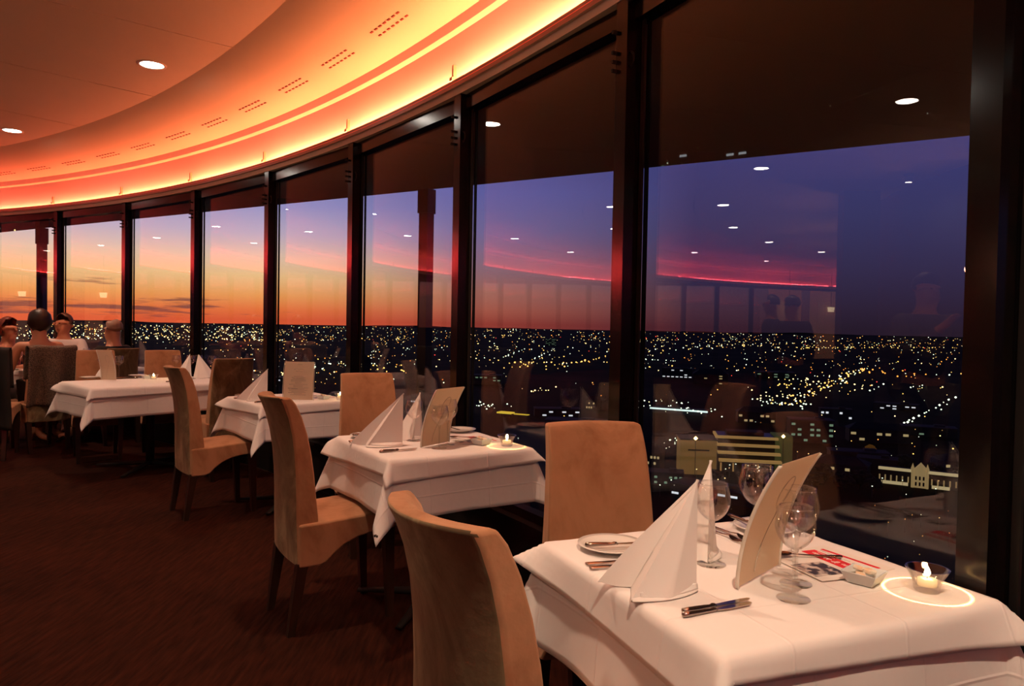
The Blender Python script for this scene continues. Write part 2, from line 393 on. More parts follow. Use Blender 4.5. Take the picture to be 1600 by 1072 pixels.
# core wall with a pier, and a low counter wall ledge
ring('wall_core', [(9.3, 0), (9.4, 0), (9.4, 3.18), (9.3, 3.18)], [COREW], n=160, kind='structure', sm=False)
p = MB(); p.box((0, 0, 1.58), (.3, .45, 3.16)); q = p.build('wall_pier', COREW, None, loc=polar(9.85, .55), rz=-.55); q['kind'] = 'structure'

# windows: every bay is a window of the setting with its own mullion, rails and pane
GL = 15.045; half = GL*sin(DP/2); apo = GL*cos(DP/2)
mb = MB(); mb.box((0, 0, 1.46), (.072, .078, 2.22)); mull_me = mb.mesh('mullion', BLACK)
mb = MB()
for z in (2.30, 2.335, 2.37, 2.45): mb.box((-.034, -.048, z), (.012, .022, .012))
mb.tube([(.036, -.01, 2.33+0*x) if False else (.036+.02*sin(x), -.02, 2.33+.028*cos(x)) for x in [i*pi/8 for i in range(9)]], .004, 6)
hinge_me = mb.mesh('latch_hook', DARKM)
mb = MB(); mb.box((0, 0, 2.528), (2*half-.03, .07, .085)); head_me = mb.mesh('head_rail', BLACK)
mb = MB(); mb.box((0, 0, .38), (2*half-.03, .06, .045)); sill_me = mb.mesh('sill_rail', DARKM)
mb = MB(); mb.box((0, 0, 1.44), (2*half-.05, .006, 2.10)); pane_me = mb.mesh('pane', PANE)
mb = MB(); mb.box((0, .012, 1.44), (.02, .008, 2.1)); mb.box((0, -.012, 1.44), (.02, .008, 2.1)); bead_me = mb.mesh('glazing_bead', DARKM)
for i in range(NB):
    tm = PH+DP*(i-29)+DP/2
    w = empty('window_%d' % (i+1), polar(apo, tm, 0), -tm, kind='structure')
    x0 = -half
    m1 = link('mullion', mull_me, w, (x0+.0, -.045, 0)); m1.rotation_euler = (0, 0, DP/2)
    h1 = link('latch_hook', hinge_me, m1)
    link('head_rail', head_me, w, (0, -.012, 0)); link('sill_rail', sill_me, w, (0, 0, 0)); pn = link('pane', pane_me, w, (0, 0, 0))
    link('glazing_bead', bead_me, pn, (x0+.05, 0, 0))

# roof overhang outside: a square roof around the round tower, and its posts
EN = .5502; ED = 16.84
SOFF = mat('soffit_metal', (.34, .20, .11), .012, 0, .25)
mb = MB(); n = 240; vs = []
for i in range(n):
    t = 2*pi*i/n; d = ((t-EN+pi/4) % (pi/2))-pi/4; R = ED/cos(d)
    for r, z in ((15.13, 2.80), (R, 2.80), (R, 3.30), (15.13, 3.30)): vs.append(polar(r, t, z))
mb.v = [tuple(v) for v in vs]
for i in range(n):
    j = (i+1) % n
    for k in range(4): mb.f.append((i*4+k, j*4+k, j*4+(k+1) % 4, i*4+(k+1) % 4)); mb.mi.append(0); mb.sm.append(False)
o = mb.build('roof_overhang', SOFF, None); o['kind'] = 'structure'
POSTM = mat('outer_post_metal', (.02, .012, .010), .35)
for k, (x, y) in enumerate([(-8.08, 12.77), (-.99, 8.42), (6.1, 4.07)]):
    mb = MB(); mb.box((0, 0, .8), (.12, .12, 3.7)); r_ = mb.build('shaft', POSTM, None)
    t = empty('roof_post', (x, y, 0), -EN, ['slim dark roof post outside the leftmost windows against the orange sky', 'slim dark roof post outside the window behind the second dining table', 'slim dark roof post outside beyond the right edge of the view'][k], 'post', kind=None)
    r_.parent = t
    mb = MB(); mb.box((0, 0, 2.665), (.145, .145, .27)); mb.build('capital', POSTM, t)
    t['kind'] = 'structure'

# ceiling downlights
mb = MB(); mb.lathe([(.078, 3.158), (.082, 3.154), (.098, 3.152), (.102, 3.160)], 24, caps=False); rim_me = mb.mesh('trim_ring', mat('downlight_rim', (.75, .68, .6), .4))
mb = MB(); mb.lathe([(.0, 3.157), (.079, 3.157)], 24, caps=False, sm=False); dif_me = mb.mesh('diffuser', emis('downlight_glow', (1, .90, .78), 36))
def dl(r, t, label, grp=None):
    p = polar(r, t, 0); o = empty('downlight', (p.x, p.y, 0), 0, label, 'ceiling light', grp)
    # base of the empty is brought up to the fitting
    o.location.z = 3.16
    a = link('trim_ring', rim_me, o, (0, 0, -3.16)); b = link('diffuser', dif_me, o, (0, 0, -3.16)); return o
for t in DLO:
    k = round(t, 3)
    if k == .815: dl(RO, t, 'round recessed ceiling downlight nearest the camera, upper left of the orange ceiling')
    elif k == .59: dl(RO, t, 'round recessed ceiling downlight at the far left edge of the view')
    else: dl(RO, t, 'round recessed downlight of the outer ring seen only as a reflection in the windows', 'outer ring downlights reflected in the glass')
for t in DLI: dl(RI, t, 'round recessed downlight of the inner ring seen only as a reflection in the windows', 'inner ring downlights reflected in the glass')
# wall washer near the core
o = empty('spotlight', (-6.71, 3.53, 3.16), 0, 'small bright adjustable ceiling spotlight near the core wall, mirrored at right', 'spotlight')
mb = MB(); mb.lathe([(0, 0), (.05, 0), (.05, -.02), (.02, -.03)], 16); mb.build('base', DARKM, o)
mb = MB(); mb.lathe([(.03, -.03), (.045, -.05), (.045, -.10), (.04, -.10)], 16, caps=False); mb.build('housing', DARKM, o)
mb = MB(); mb.lathe([(0, -.095), (.042, -.095)], 16, caps=False); mb.build('bulb', emis('spot_bulb', (1, .85, .6), 40), o)
spot(9.9, .70, 30, size=radians(160), z=3.02)

# ------------------------------------------------------------------ the city below (ground 118.7 m under the restaurant floor)
GZ = -118.7
rc = random.Random(11)
mb = MB(); n = 180; Rg = [0.05, 120, 300, 600, 1200, 2500, 5000, 10000, 19400]
mb.v = [(r*sin(2*pi*i/n), r*cos(2*pi*i/n), GZ) for i in range(n) for r in Rg]
for i in range(n):
    j = (i+1) % n
    for k in range(len(Rg)-1): mb.f.append((i*9+k, j*9+k, j*9+k+1, i*9+k+1)); mb.mi.append(0); mb.sm.append(False)
GM = mat('dark_night_ground', (.006, .006, .007), .9, spec=.05, noise=(.004, (.016, .013, .012), .45, .6))
o = mb.build('ground', GM, None, fix=False); o['kind'] = 'structure'
# distant low hills on the horizon
mb = MB(); vs = []
for i in range(241):
    a = radians(-60+i*.5); h = 18+38*max(0, sin(i*.13)+.6*sin(i*.31+1)+.3*sin(i*.9))*.5
    for (r, z) in ((18600, GZ), (18900, GZ+h), (19400, GZ)): vs.append((r*sin(a), r*cos(a), z))
mb.add(vs, [(i*3+k, (i+1)*3+k, (i+1)*3+k+1, i*3+k+1) for i in range(240) for k in (0, 1)])
o = mb.build('hills', GM, None, fix=False); o['kind'] = 'structure'

CL = [('city_light_warm', (1, .52, .12), 3.0), ('city_light_yellow', (1, .74, .30), 3.6), ('city_light_white', (.85, 1, .72), 3.0), ('city_light_orange', (1, .32, .05), 2.8),
      ('city_light_red', (1, .06, .04), 4), ('city_light_blue', (.35, .5, 1), 4)]
CLM = [emis(a, b, c, False) for a, b, c in CL]
def gp(px, py, h=GZ-EYE):           # ground point seen in a given direction
    x2 = (px-800)/F; y2 = -(py-536)/F
    x = x2*cos(ROLL)-y2*sin(ROLL); y = x2*sin(ROLL)+y2*cos(ROLL)
    Y = c_-y*s_; Z = s_+y*c_; k = h/Z
    return Vector((x*k, Y*k, h+EYE))
OCT = [(1, 0, 0), (-1, 0, 0), (0, 1, 0), (0, -1, 0), (0, 0, 1), (0, 0, -1)]
OF = [(0, 2, 4), (2, 1, 4), (1, 3, 4), (3, 0, 4), (2, 0, 5), (1, 2, 5), (3, 1, 5), (0, 3, 5)]
lights = []                         # (x, y, z, radius, colour)
def L_(x, y, z=None, s=1.0, c=None):
    d = hypot(x, y)
    if d < 330 or d > 18600: return
    if c is None:
        q = rc.random(); c = 0 if q < .36 else 1 if q < .62 else 2 if q < .84 else 3 if q < .95 else 4 if q < .97 else 2
    if z is None: z = GZ+8
    lights.append((x, y, z, d*.00080*s*rc.uniform(.55, 1.45)*(.60 if d > 5000 else .78 if d > 2500 else 1.05), c))
# rows of street lamps: streets of a tilted grid, thinning out in the parks
def inpark(x, y):
    return (sin(x*.0021+1.3)+sin(y*.0017-.4)+.6*sin((x+y)*.0043)) > 1.15
ga = radians(32)
for fam in (0, 1):
    a = ga+fam*pi/2; dx, dy = sin(a), cos(a); nx, ny = dy, -dx
    k = -9000
    while k < 9500:
        k += rc.choice((110, 160, 230, 340))*(1 if abs(k) < 1500 else 2.2)
        if rc.random() < .25: continue
        big = rc.random() < .16; c = rc.choice((0, 0, 1, 2, 3)) ; stp = rc.uniform(34, 60)*(1 if big else 1.5)
        s = -9000
        on = True
        while s < 9500:
            x, y = nx*k+dx*s, ny*k+dy*s; d = hypot(x, y); s += stp*(1+d/1500)
            if rc.random() < .1: on = not on
            if y < 250 or abs(atan2(x, y)) > radians(50) or d > 9000: continue
            if inpark(x, y) or (not on and not big): continue
            if rc.random() < .3: continue
            L_(x+rc.uniform(-5, 5), y+rc.uniform(-5, 5), None, 1.2 if big else .9, c if rc.random() < .8 else None)
# scattered lights, denser to the horizon
for i in range(2300):
    dip = rc.uniform(.0068, .19)*rc.random()**.75+.0066
    d = 120/dip; a = radians(rc.uniform(-42, 46)); x, y = d*sin(a), d*cos(a)
    if inpark(x, y) and rc.random() < .85: continue
    L_(x, y, None, rc.choice((.45, .6, .8, 1.0)))
for i in range(800):               # the glittering far suburbs, brightest under the sunset
    dip = .0068+rc.random()**1.6*.022; d = 120/dip
    a = radians(-38+rc.random()**1.1*84); L_(d*sin(a), d*cos(a), None, rc.choice((.6, .8, 1.1)))
for i in range(420):
    dip = .010+rc.random()*.018; d = 120/dip
    a = radians(-37+rc.random()*20); L_(d*sin(a), d*cos(a), None, 1.3, rc.choice((0, 1, 1, 1, 2)))
# clusters (car parks, junctions, petrol station) and the big radial roads
def cluster(px, py, n, sp, c=None, s=1.1):
    g = gp(px, py)
    for i in range(n): L_(g.x+rc.gauss(0, sp), g.y+rc.gauss(0, sp*1.6), GZ+rc.uniform(5, 10), s, c)
for a in [(1030, 640, 18, 24, 2), (1085, 648, 14, 22, 2), (760, 642, 16, 16, 2), (840, 615, 10, 18, 1), (830, 576, 14, 60, 0), (1215, 640, 26, 26, 2), (1225, 625, 22, 34, 1), (1250, 610, 22, 40, 0), (1290, 600, 20, 50, 1),
          (1345, 583, 18, 60, 3), (1160, 541, 14, 110, 1), (740, 545, 12, 80, 1), (700, 520, 20, 300, 0), (1060, 700, 12, 8, 2), (1180, 742, 12, 12, 2), (1100, 752, 9, 14, 1), (1150, 738, 10, 12, 2), (1230, 760, 9, 14, 2), (1020, 760, 8, 14, 2), (1450, 776, 8, 30, 2), (1340, 770, 8, 20, 2), (900, 700, 6, 20, 1), (850, 700, 4, 18, 2), (1300, 730, 8, 20, 1), (1205, 735, 14, 10, 2), (1130, 735, 8, 10, 1), (1035, 712, 8, 7, 2), (620, 583, 20, 60, 0), (500, 575, 20, 60, 2), (450, 590, 22, 40, 1), (585, 530, 18, 160, 0), (440, 520, 24, 280, 1)]:
    cluster(*a[:4], a[4])
def road(p, q, n, c=None, j=3, s=1.1, off=0):
    p, q = gp(*p), gp(*q)
    for i in range(n):
        k = i/(n-1); k = k**1.5
        L_(p.x+(q.x-p.x)*k+rc.gauss(off, j), p.y+(q.y-p.y)*k+rc.gauss(0, j), None, s, c)
road((1412, 671), (1492, 628), 12, 2, 1, 1.5); road((1380, 690), (1480, 640), 5, 2, 2); road((1215, 640), (1350, 580), 46, 0, 12, 1.2); road((1215, 640), (1350, 580), 26, 2, 14, 1.2)
road((1588, 690), (1600, 545), 60, 3, 5, 1.5); road((1583, 690), (1598, 545), 36, 4, 4, 1.2); road((1592, 680), (1604, 545), 46, 2, 4, 1.5)
road((835, 564), (866, 548), 8, 2, 2, 1.3); road((790, 560), (820, 548), 8, 2, 3); road((905, 570), (952, 560), 12, 0, 8, 1.2); road((800, 570), (905, 571), 16, 0, 12, 1.1)
road((1360, 617), (1380, 606), 4, 2, 1, 1.3); road((1420, 612), (1440, 608), 5, 2, 2, 1.2); road((1305, 618), (1370, 608), 6, 1, 8)
road((1005, 565), (1060, 568), 10, 2, 8); road((1240, 545), (1500, 545), 40, 0, 60, 1.2)
for k in range(46):                 # the near streets that the soffit outside mirrors
    a = radians(rc.choice((rc.uniform(2, 14), rc.uniform(14, 26), rc.uniform(26, 32)))); d = rc.uniform(370, 560); L_(d*sin(a), d*cos(a), None, rc.choice((.5, .8)))
lights.sort(key=lambda l: hypot(l[0], l[1]))
lights = [l for l in lights if abs(atan2(l[0], l[1])) < radians(52)]
near = [l for l in lights if hypot(l[0], l[1]) > 480][:150]; nearset = set(id(l) for l in near)
SLM = {}
LM = mat('lamp_post_metal', (.05, .05, .05), .6)
for c in range(6):
    mb = MB(); mb.add([(p[0]*.5, p[1]*.5, p[2]*.35+8) for p in OCT], OF, 1); mb.box((0, 0, 4), (.25, .25, 8), 0, 0); mb.box((0, -.35, 7.9), (.15, 1.0, .12), 0, 0)
    SLM[c] = mb.mesh('street_lamp', [LM, CLM[c]])
CN = ['amber', 'yellow', 'greenish white', 'orange', 'red', 'blue']
for l in near:
    o = link('street_lamp', SLM[l[4]], None, (l[0], l[1], GZ)); k = l[3]/.5*.9
    o.scale = (k, k, 1)
    tag(o, 'small %s street lamp of the near city blocks below the windows' % CN[l[4]], 'street lamp', '%s street lamps in the near city blocks' % CN[l[4]])
mb = MB()
for l in lights:
    if id(l) in nearset: continue
    mb.add([(l[0]+p[0]*l[3], l[1]+p[1]*l[3], l[2]+p[2]*l[3]*.8) for p in OCT], OF, l[4])
o = mb.build('city_lights', CLM, None, fix=False); tag(o, 'thousands of tiny yellow and white city lights reaching to the horizon', 'city lights', kind='stuff')

# buildings
def bm_(c, r=.9): return mat('far_building_wall', c, r, noise=(.12, tuple(x*.7 for x in c), .4, .6))
WALLS = [bm_(c) for c in ((.035, .030, .026), (.028, .028, .034), (.05, .042, .03), (.022, .028, .022))]
ROOFS = [mat('far_roof', c, .8) for c in ((.018, .018, .024), (.03, .024, .02), (.035, .04, .05))]
WINL = [emis('lit_far_window', (1, .75, .35), .35, False), emis('lit_far_window_green', (.55, .85, .55), .22, False), emis('lit_far_window_white', (.9, .95, 1), .8, False)]
def building(name, x, y, w, d, h, rz, wall, roof, win, label, cat, group=None, rows=2, cols=6, roofshape='flat', lit=.5):
    t = empty(name, (x, y, GZ), rz, label, cat, group)
    mb = MB(); mb.box((0, 0, h/2), (w, d, h)); mb.build('wall', wall, t)
    mb = MB()
    if roofshape == 'flat':
        mb.box((0, 0, h+.3), (w+1, d+1, .9)); mb.box((w*.2, 0, h+1.6), (w*.2, d*.3, 2.4))
    else:
        r = h*.45; mb.add([(-w/2-1, -d/2-1, h), (w/2+1, -d/2-1, h), (w/2+1, d/2+1, h), (-w/2-1, d/2+1, h), (-w/2+d*.4, 0, h+r), (w/2-d*.4, 0, h+r)], [(0, 1, 5, 4), (1, 2, 5), (2, 3, 4, 5), (3, 0, 4), (3, 2, 1, 0)])
    mb.build('roof', roof, t)
    if rows:
        fh = h/(rows+.3); ww = w/cols
        m1 = MB(); m1.box((0, 0, 0), (ww*.6, .4, fh*.42)); me = m1.mesh('window', win)
        for r in range(rows):
            for c in range(cols):
                if rc.random() < lit: link('window', me, t, (-w/2+ww*(c+.5), -d/2-.1, fh*(r+.55)))
    return t
# the large lit office block with long balcony bands, and its plain wing
g = gp(1165, 738); ang = -.18
t = empty('office_block', (g.x, g.y, GZ), ang, 'large ochre lit office block with four long balcony bands behind the wine glasses', 'building')
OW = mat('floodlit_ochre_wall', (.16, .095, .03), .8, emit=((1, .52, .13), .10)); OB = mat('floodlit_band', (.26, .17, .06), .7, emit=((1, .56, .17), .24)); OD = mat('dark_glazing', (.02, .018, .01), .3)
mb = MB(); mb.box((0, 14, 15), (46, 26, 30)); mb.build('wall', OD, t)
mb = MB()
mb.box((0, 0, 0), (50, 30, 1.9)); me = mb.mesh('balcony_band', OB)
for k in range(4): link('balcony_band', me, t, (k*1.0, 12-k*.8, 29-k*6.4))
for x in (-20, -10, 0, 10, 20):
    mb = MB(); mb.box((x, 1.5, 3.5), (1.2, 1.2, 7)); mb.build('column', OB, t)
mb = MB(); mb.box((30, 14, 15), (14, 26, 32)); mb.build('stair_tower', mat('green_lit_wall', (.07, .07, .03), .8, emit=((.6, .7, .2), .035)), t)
mb = MB(); mb.box((0, 16, 31.4), (30, 16, 2.6)); mb.build('roof', ROOFS[1], t)
g = gp(1091, 742)
t = empty('office_wing', (g.x, g.y, GZ), -.10, 'plain ochre lit building wing with one dark window strip, left of the banded office block', 'building')
mb = MB(); mb.box((0, 14, 14), (29, 26, 28)); mb.build('wall', OW, t)
mb = MB(); mb.box((0, .9, 20), (17, .5, 1.2)); mb.build('window_strip', OD, t)
mb = MB(); mb.box((0, 14, 28.5), (30, 27, 1)); mb.build('roof', ROOFS[1], t)
FL = emis('floodlight_lens', (1, .72, .22), 7, False)
for px, py, lb in ((1087, 685, 'bright yellow floodlight on the plain ochre wing'), (1224, 682, 'bright yellow floodlight beside the banded office block')):
    g = gp(px, py, -88); mb = MB(); mb.add([(p[0]*1.7, p[1]*1.7, p[2]*1.7) for p in OCT], OF, 1); mb.box((0, 0, (GZ-g.z)/2), (.4, .4, abs(GZ-g.z)), 0, 0)
    tag(mb.build('floodlight', [LM, FL], None, loc=g), lb, 'floodlight')
# white lit car yard
g = gp(1060, 648); t = empty('car_yard', (g.x, g.y, GZ), -.5, 'long low building with a brilliant white lit canopy, upper left of the office block', 'building')
mb = MB(); mb.box((0, 8, 4), (76, 14, 8)); mb.build('wall', WALLS[1], t)
mb = MB(); mb.box((0, -1, 6.6), (80, 3, 2.0)); mb.build('canopy', emis('white_lit_canopy', (.75, .95, .9), 1.1, False), t)
mb = MB(); mb.box((0, 8, 8.4), (78, 16, .8)); mb.build('roof', ROOFS[0], t)
# petrol station
g = gp(790, 652); t = empty('petrol_station', (g.x, g.y, GZ), -.5, 'petrol station with yellow lit canopy edge below the window right of the second candle', 'building')
mb = MB(); mb.box((0, 0, 6.0), (20, 12, 1.8)); mb.build('canopy', emis('yellow_canopy', (.9, .62, .06), .75, False), t)
mb = MB(); mb.box((18, 10, 4), (20, 6, 1.0)); mb.build('canopy', emis('yellow_canopy2', (.9, .62, .06), .6, False), t)
for x in (-8, 8):
    mb = MB(); mb.box((x, 0, 2.6), (.8, .8, 5.2)); mb.build('column', WALLS[2], t)
# the floodlit old town hall with arcades and a central gable
g = gp(1437, 762); t = empty('town_hall', (g.x, g.y, GZ), -.55, 'pale floodlit historic building with arcades and ornate centre, near the right mullion', 'building')
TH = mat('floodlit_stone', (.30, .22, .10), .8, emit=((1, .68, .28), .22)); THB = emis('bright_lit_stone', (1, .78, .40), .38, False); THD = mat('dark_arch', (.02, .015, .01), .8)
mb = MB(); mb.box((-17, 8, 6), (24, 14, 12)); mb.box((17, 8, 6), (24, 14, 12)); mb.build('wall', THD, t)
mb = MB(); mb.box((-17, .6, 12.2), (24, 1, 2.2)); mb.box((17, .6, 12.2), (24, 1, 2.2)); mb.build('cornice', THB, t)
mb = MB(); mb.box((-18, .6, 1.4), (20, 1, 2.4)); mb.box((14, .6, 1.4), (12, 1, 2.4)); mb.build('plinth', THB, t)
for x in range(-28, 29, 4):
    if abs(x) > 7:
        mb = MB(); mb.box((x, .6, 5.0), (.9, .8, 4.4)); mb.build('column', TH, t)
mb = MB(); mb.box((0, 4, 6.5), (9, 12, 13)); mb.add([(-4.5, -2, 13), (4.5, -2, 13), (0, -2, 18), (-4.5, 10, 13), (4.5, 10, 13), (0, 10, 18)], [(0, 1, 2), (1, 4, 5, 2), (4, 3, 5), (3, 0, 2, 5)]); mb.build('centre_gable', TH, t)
for z in (3, 7.5):
    for x in (-2.6, 0, 2.6):
        mb = MB(); mb.box((x, -2.2, z), (1.2, .5, 2.8)); mb.build('window', THD, t)
for x in (-5, 5):
    mb = MB(); mb.lathe([(1.0, 0), (1.0, 14), (1.4, 14.4), (0, 19)], 8, (x, -2.2, 0)); mb.build('turret', TH, t)
# generic blocks, each placed on its own plot
plots = [(1016, 735, 20, 14, 16, 'green lit narrow block just right of the far suede chair'), (1040, 755, 26, 16, 9, 'low pale roofed hall under the ochre wing'), (1120, 778, 60, 26, 8, 'wide dark flat roof right below the ochre buildings'),
         (1180, 660, 46, 20, 14, 'dim block with dark roof just above the banded office block'), (1265, 690, 44, 24, 24, 'dim office slab with a vertical line of lights right of the banded office block'), (1305, 655, 40, 20, 14, 'mid sized dim block with pale edge beyond the menu tip'),
         (1370, 690, 60, 22, 14, 'bluish roofed warehouse right of the menu tip'), (1450, 680, 56, 24, 10, 'bluish pale roofed sheds close to the right mullion'), (1370, 742, 30, 18, 14, 'green lit block left of the floodlit historic building'), (1315, 745, 40, 22, 12, 'ochre lit low block left of the green lit block'),
         (1340, 720, 50, 20, 9, 'long low hall with orange lit trees in front'), (870, 650, 60, 26, 10, 'wide dim roof right of the petrol station'), (930, 640, 24, 14, 14, 'pale lit office with grid windows near the thick central mullion'), (900, 668, 70, 30, 9, 'big dark curved roof hall above the far chair'),
         (660, 630, 30, 18, 12, 'dim block seen behind the second table'), (560, 585, 26, 16, 34, 'tall slim tower block seen left of the second table'), (860, 540, 34, 20, 40, 'tall distant tower block with rows of lit windows near the horizon'), (1060, 590, 40, 20, 22, 'dark block above the white lit canopy'),
         (1110, 600, 40, 20, 22, 'dim brown block above the banded office block'), (1210, 590, 50, 30, 14, 'wide dark shed along the diagonal road'), (1400, 640, 60, 26, 9, 'long dark warehouse above the bluish roofs'), (1500, 740, 40, 20, 12, 'dark block at the right mullion'), (760, 600, 34, 20, 18, 'dim block above the petrol station'), (450, 600, 40, 20, 12, 'low roof with warm lights beyond the third table')]
for i, (px, py, w, d, h, lb) in enumerate(plots):
    g = gp(px, py); k = 1.0 if hypot(g.x, g.y) < 1300 else 1.8
    building('city_building', g.x, g.y, w*k, d*k, h, rc.uniform(-.7, .1), WALLS[i % 4], ROOFS[(i*2) % 3], WINL[i % 3], lb, 'building', 'dim city buildings', rows=max(2, int(h/5)), cols=7, roofshape='flat' if i % 3 else 'hip', lit=.35)
# trees
TRM = mat('dark_foliage', (.012, .016, .006), .9, noise=(.35, (.035, .035, .010), .45, .65))
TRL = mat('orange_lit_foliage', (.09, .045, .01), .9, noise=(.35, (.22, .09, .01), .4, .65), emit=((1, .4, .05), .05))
TK = mat('tree_trunk', (.03, .02, .012), .9)
TREES = []
def tree(px, py, r, m, lb, grp):
    g = gp(px, py)
    if any(hypot(g.x-a, g.y-b) < (r+q)*1.12 for a, b, q in TREES+[(o.location.x, o.location.y, max(o.children[0].dimensions[:2])*.62 if len(o.children) and o.children[0].type == 'MESH' else 5) for o in bpy.data.objects if o.get('category') == 'building']): return
    th_ = gp(1437, 762)
    if hypot(g.x-th_.x, g.y-th_.y) < 44: return
    TREES.append((g.x, g.y, r)); t = empty('tree', (g.x, g.y, GZ), 0, lb, 'tree', grp)
    mb = MB(); mb.tube([(0, 0, 0), (0, 0, r*.9)], [r*.12, r*.07], 6); mb.build('trunk', TK, t)
    bm = bmesh.new(); bmesh.ops.create_icosphere(bm, subdivisions=3, radius=r)
    for v in bm.verts:
        k = 1+.22*sin(v.co.x*2.1/r*3+px)*sin(v.co.y*2.3/r*3)+.18*rc.uniform(-1, 1); v.co *= k; v.co.z = v.co.z*.75+r*1.3
    me = bpy.data.meshes.new('crown'); bm.to_mesh(me); bm.free(); me.materials.append(m); link('crown', me, t)
for k in range(90): tree(1040+k*2.0+rc.uniform(-4, 4), 762+rc.uniform(-14, 14), rc.uniform(5, 8), TRM, 'dark rounded tree in front of the ochre office buildings', 'dark trees before the office buildings')
for k in range(70): tree(1235+k*4+rc.uniform(-6, 6), 752+rc.uniform(-14, 22), rc.uniform(5, 8), TRM, 'dark rounded tree among the low blocks right of the menu', 'dark trees right of the menu')
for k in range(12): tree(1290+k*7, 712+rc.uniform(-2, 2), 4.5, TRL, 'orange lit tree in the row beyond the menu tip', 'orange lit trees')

bpy.context.view_layer.update()
BB = []
for o in bpy.data.objects:
    if o.get('category') in ('building', 'tree'):
        for c in o.children:
            if c.type == 'MESH' and c.dimensions.x > 3: BB.append((c.matrix_world.inverted(), [min(v[k] for v in c.bound_box)-1 for k in range(2)], [max(v[k] for v in c.bound_box)+1 for k in range(2)], c.matrix_world.translation.copy()))
placed = []
for o in [o for o in bpy.data.objects if o.get('category') == 'street lamp']:
    bad = any((o.location-q).length < 6 for q in placed)
    if not bad:
        for inv, lo, hi, tr in BB:
            if (o.location-tr).length > 130: continue
            p = inv @ o.location
            if lo[0] < p.x < hi[0] and lo[1] < p.y < hi[1]: bad = True; break
    if bad: bpy.data.objects.remove(o)
    else: placed.append(o.location.copy())
# ------------------------------------------------------------------ tables and cloths
class Frame:
    def __init__(s, x, y, deg, L=.68, Wd=.68): s.o = Vector((x, y, 0)); s.a = radians(deg); s.L = L; s.W = Wd
    def __call__(s, u, v, z=0): return Vector((s.o.x+u*cos(s.a)-v*sin(s.a), s.o.y+u*sin(s.a)+v*cos(s.a), z))
    def ang(s, u0, v0, u1, v1): return s.a+atan2(v1-v0, u1-u0)
T1 = Frame(.555, 1.70, 23.3, .69, .68); T2 = Frame(-.365, 3.44, 30.5, .66, .67); T3 = Frame(-1.56, 5.25, 39, .64, .66)
T4 = Frame(-3.12, 6.42, 45, 1.14, .80); T5 = Frame(-4.75, 8.05, 57, 1.10, .80)
ZT = .750

def table(T, label, group=None):
    t = empty('dining_table', T.o, T.a, label, 'table', group)
    mb = MB(); mb.box((0, 0, .726), (T.L-.02, T.W-.02, .028)); mb.build('tabletop', DARKM, t)
    poles = [(0, 0)] if T.L < .9 else [(0, 0)]
    mb = MB(); mb.lathe([(.035, .03), (.035, .714)], 16); mb.build('pole', DARKM, t)
    for k in range(4):
        a = pi/4+k*pi/2; f = .36 if T.L < .9 else .46
        mb = MB(); mb.tube([(0, 0, .05), (cos(a)*f*.5, sin(a)*f*.5, .035), (cos(a)*f, sin(a)*f, .018)], [.03, .025, .016], 8, flat=.6); mb.build('foot', DARKM, t)
    return t
def hang(s, tilt, rb=.014):
    arc = rb*(pi/2-tilt)
    if s <= arc:
        a = s/rb; return rb*sin(a), rb*(1-cos(a))
    a = pi/2-tilt; o = rb*sin(a); d = rb*(1-cos(a)); s -= arc
    return o+s*sin(tilt), d+s*cos(tilt)
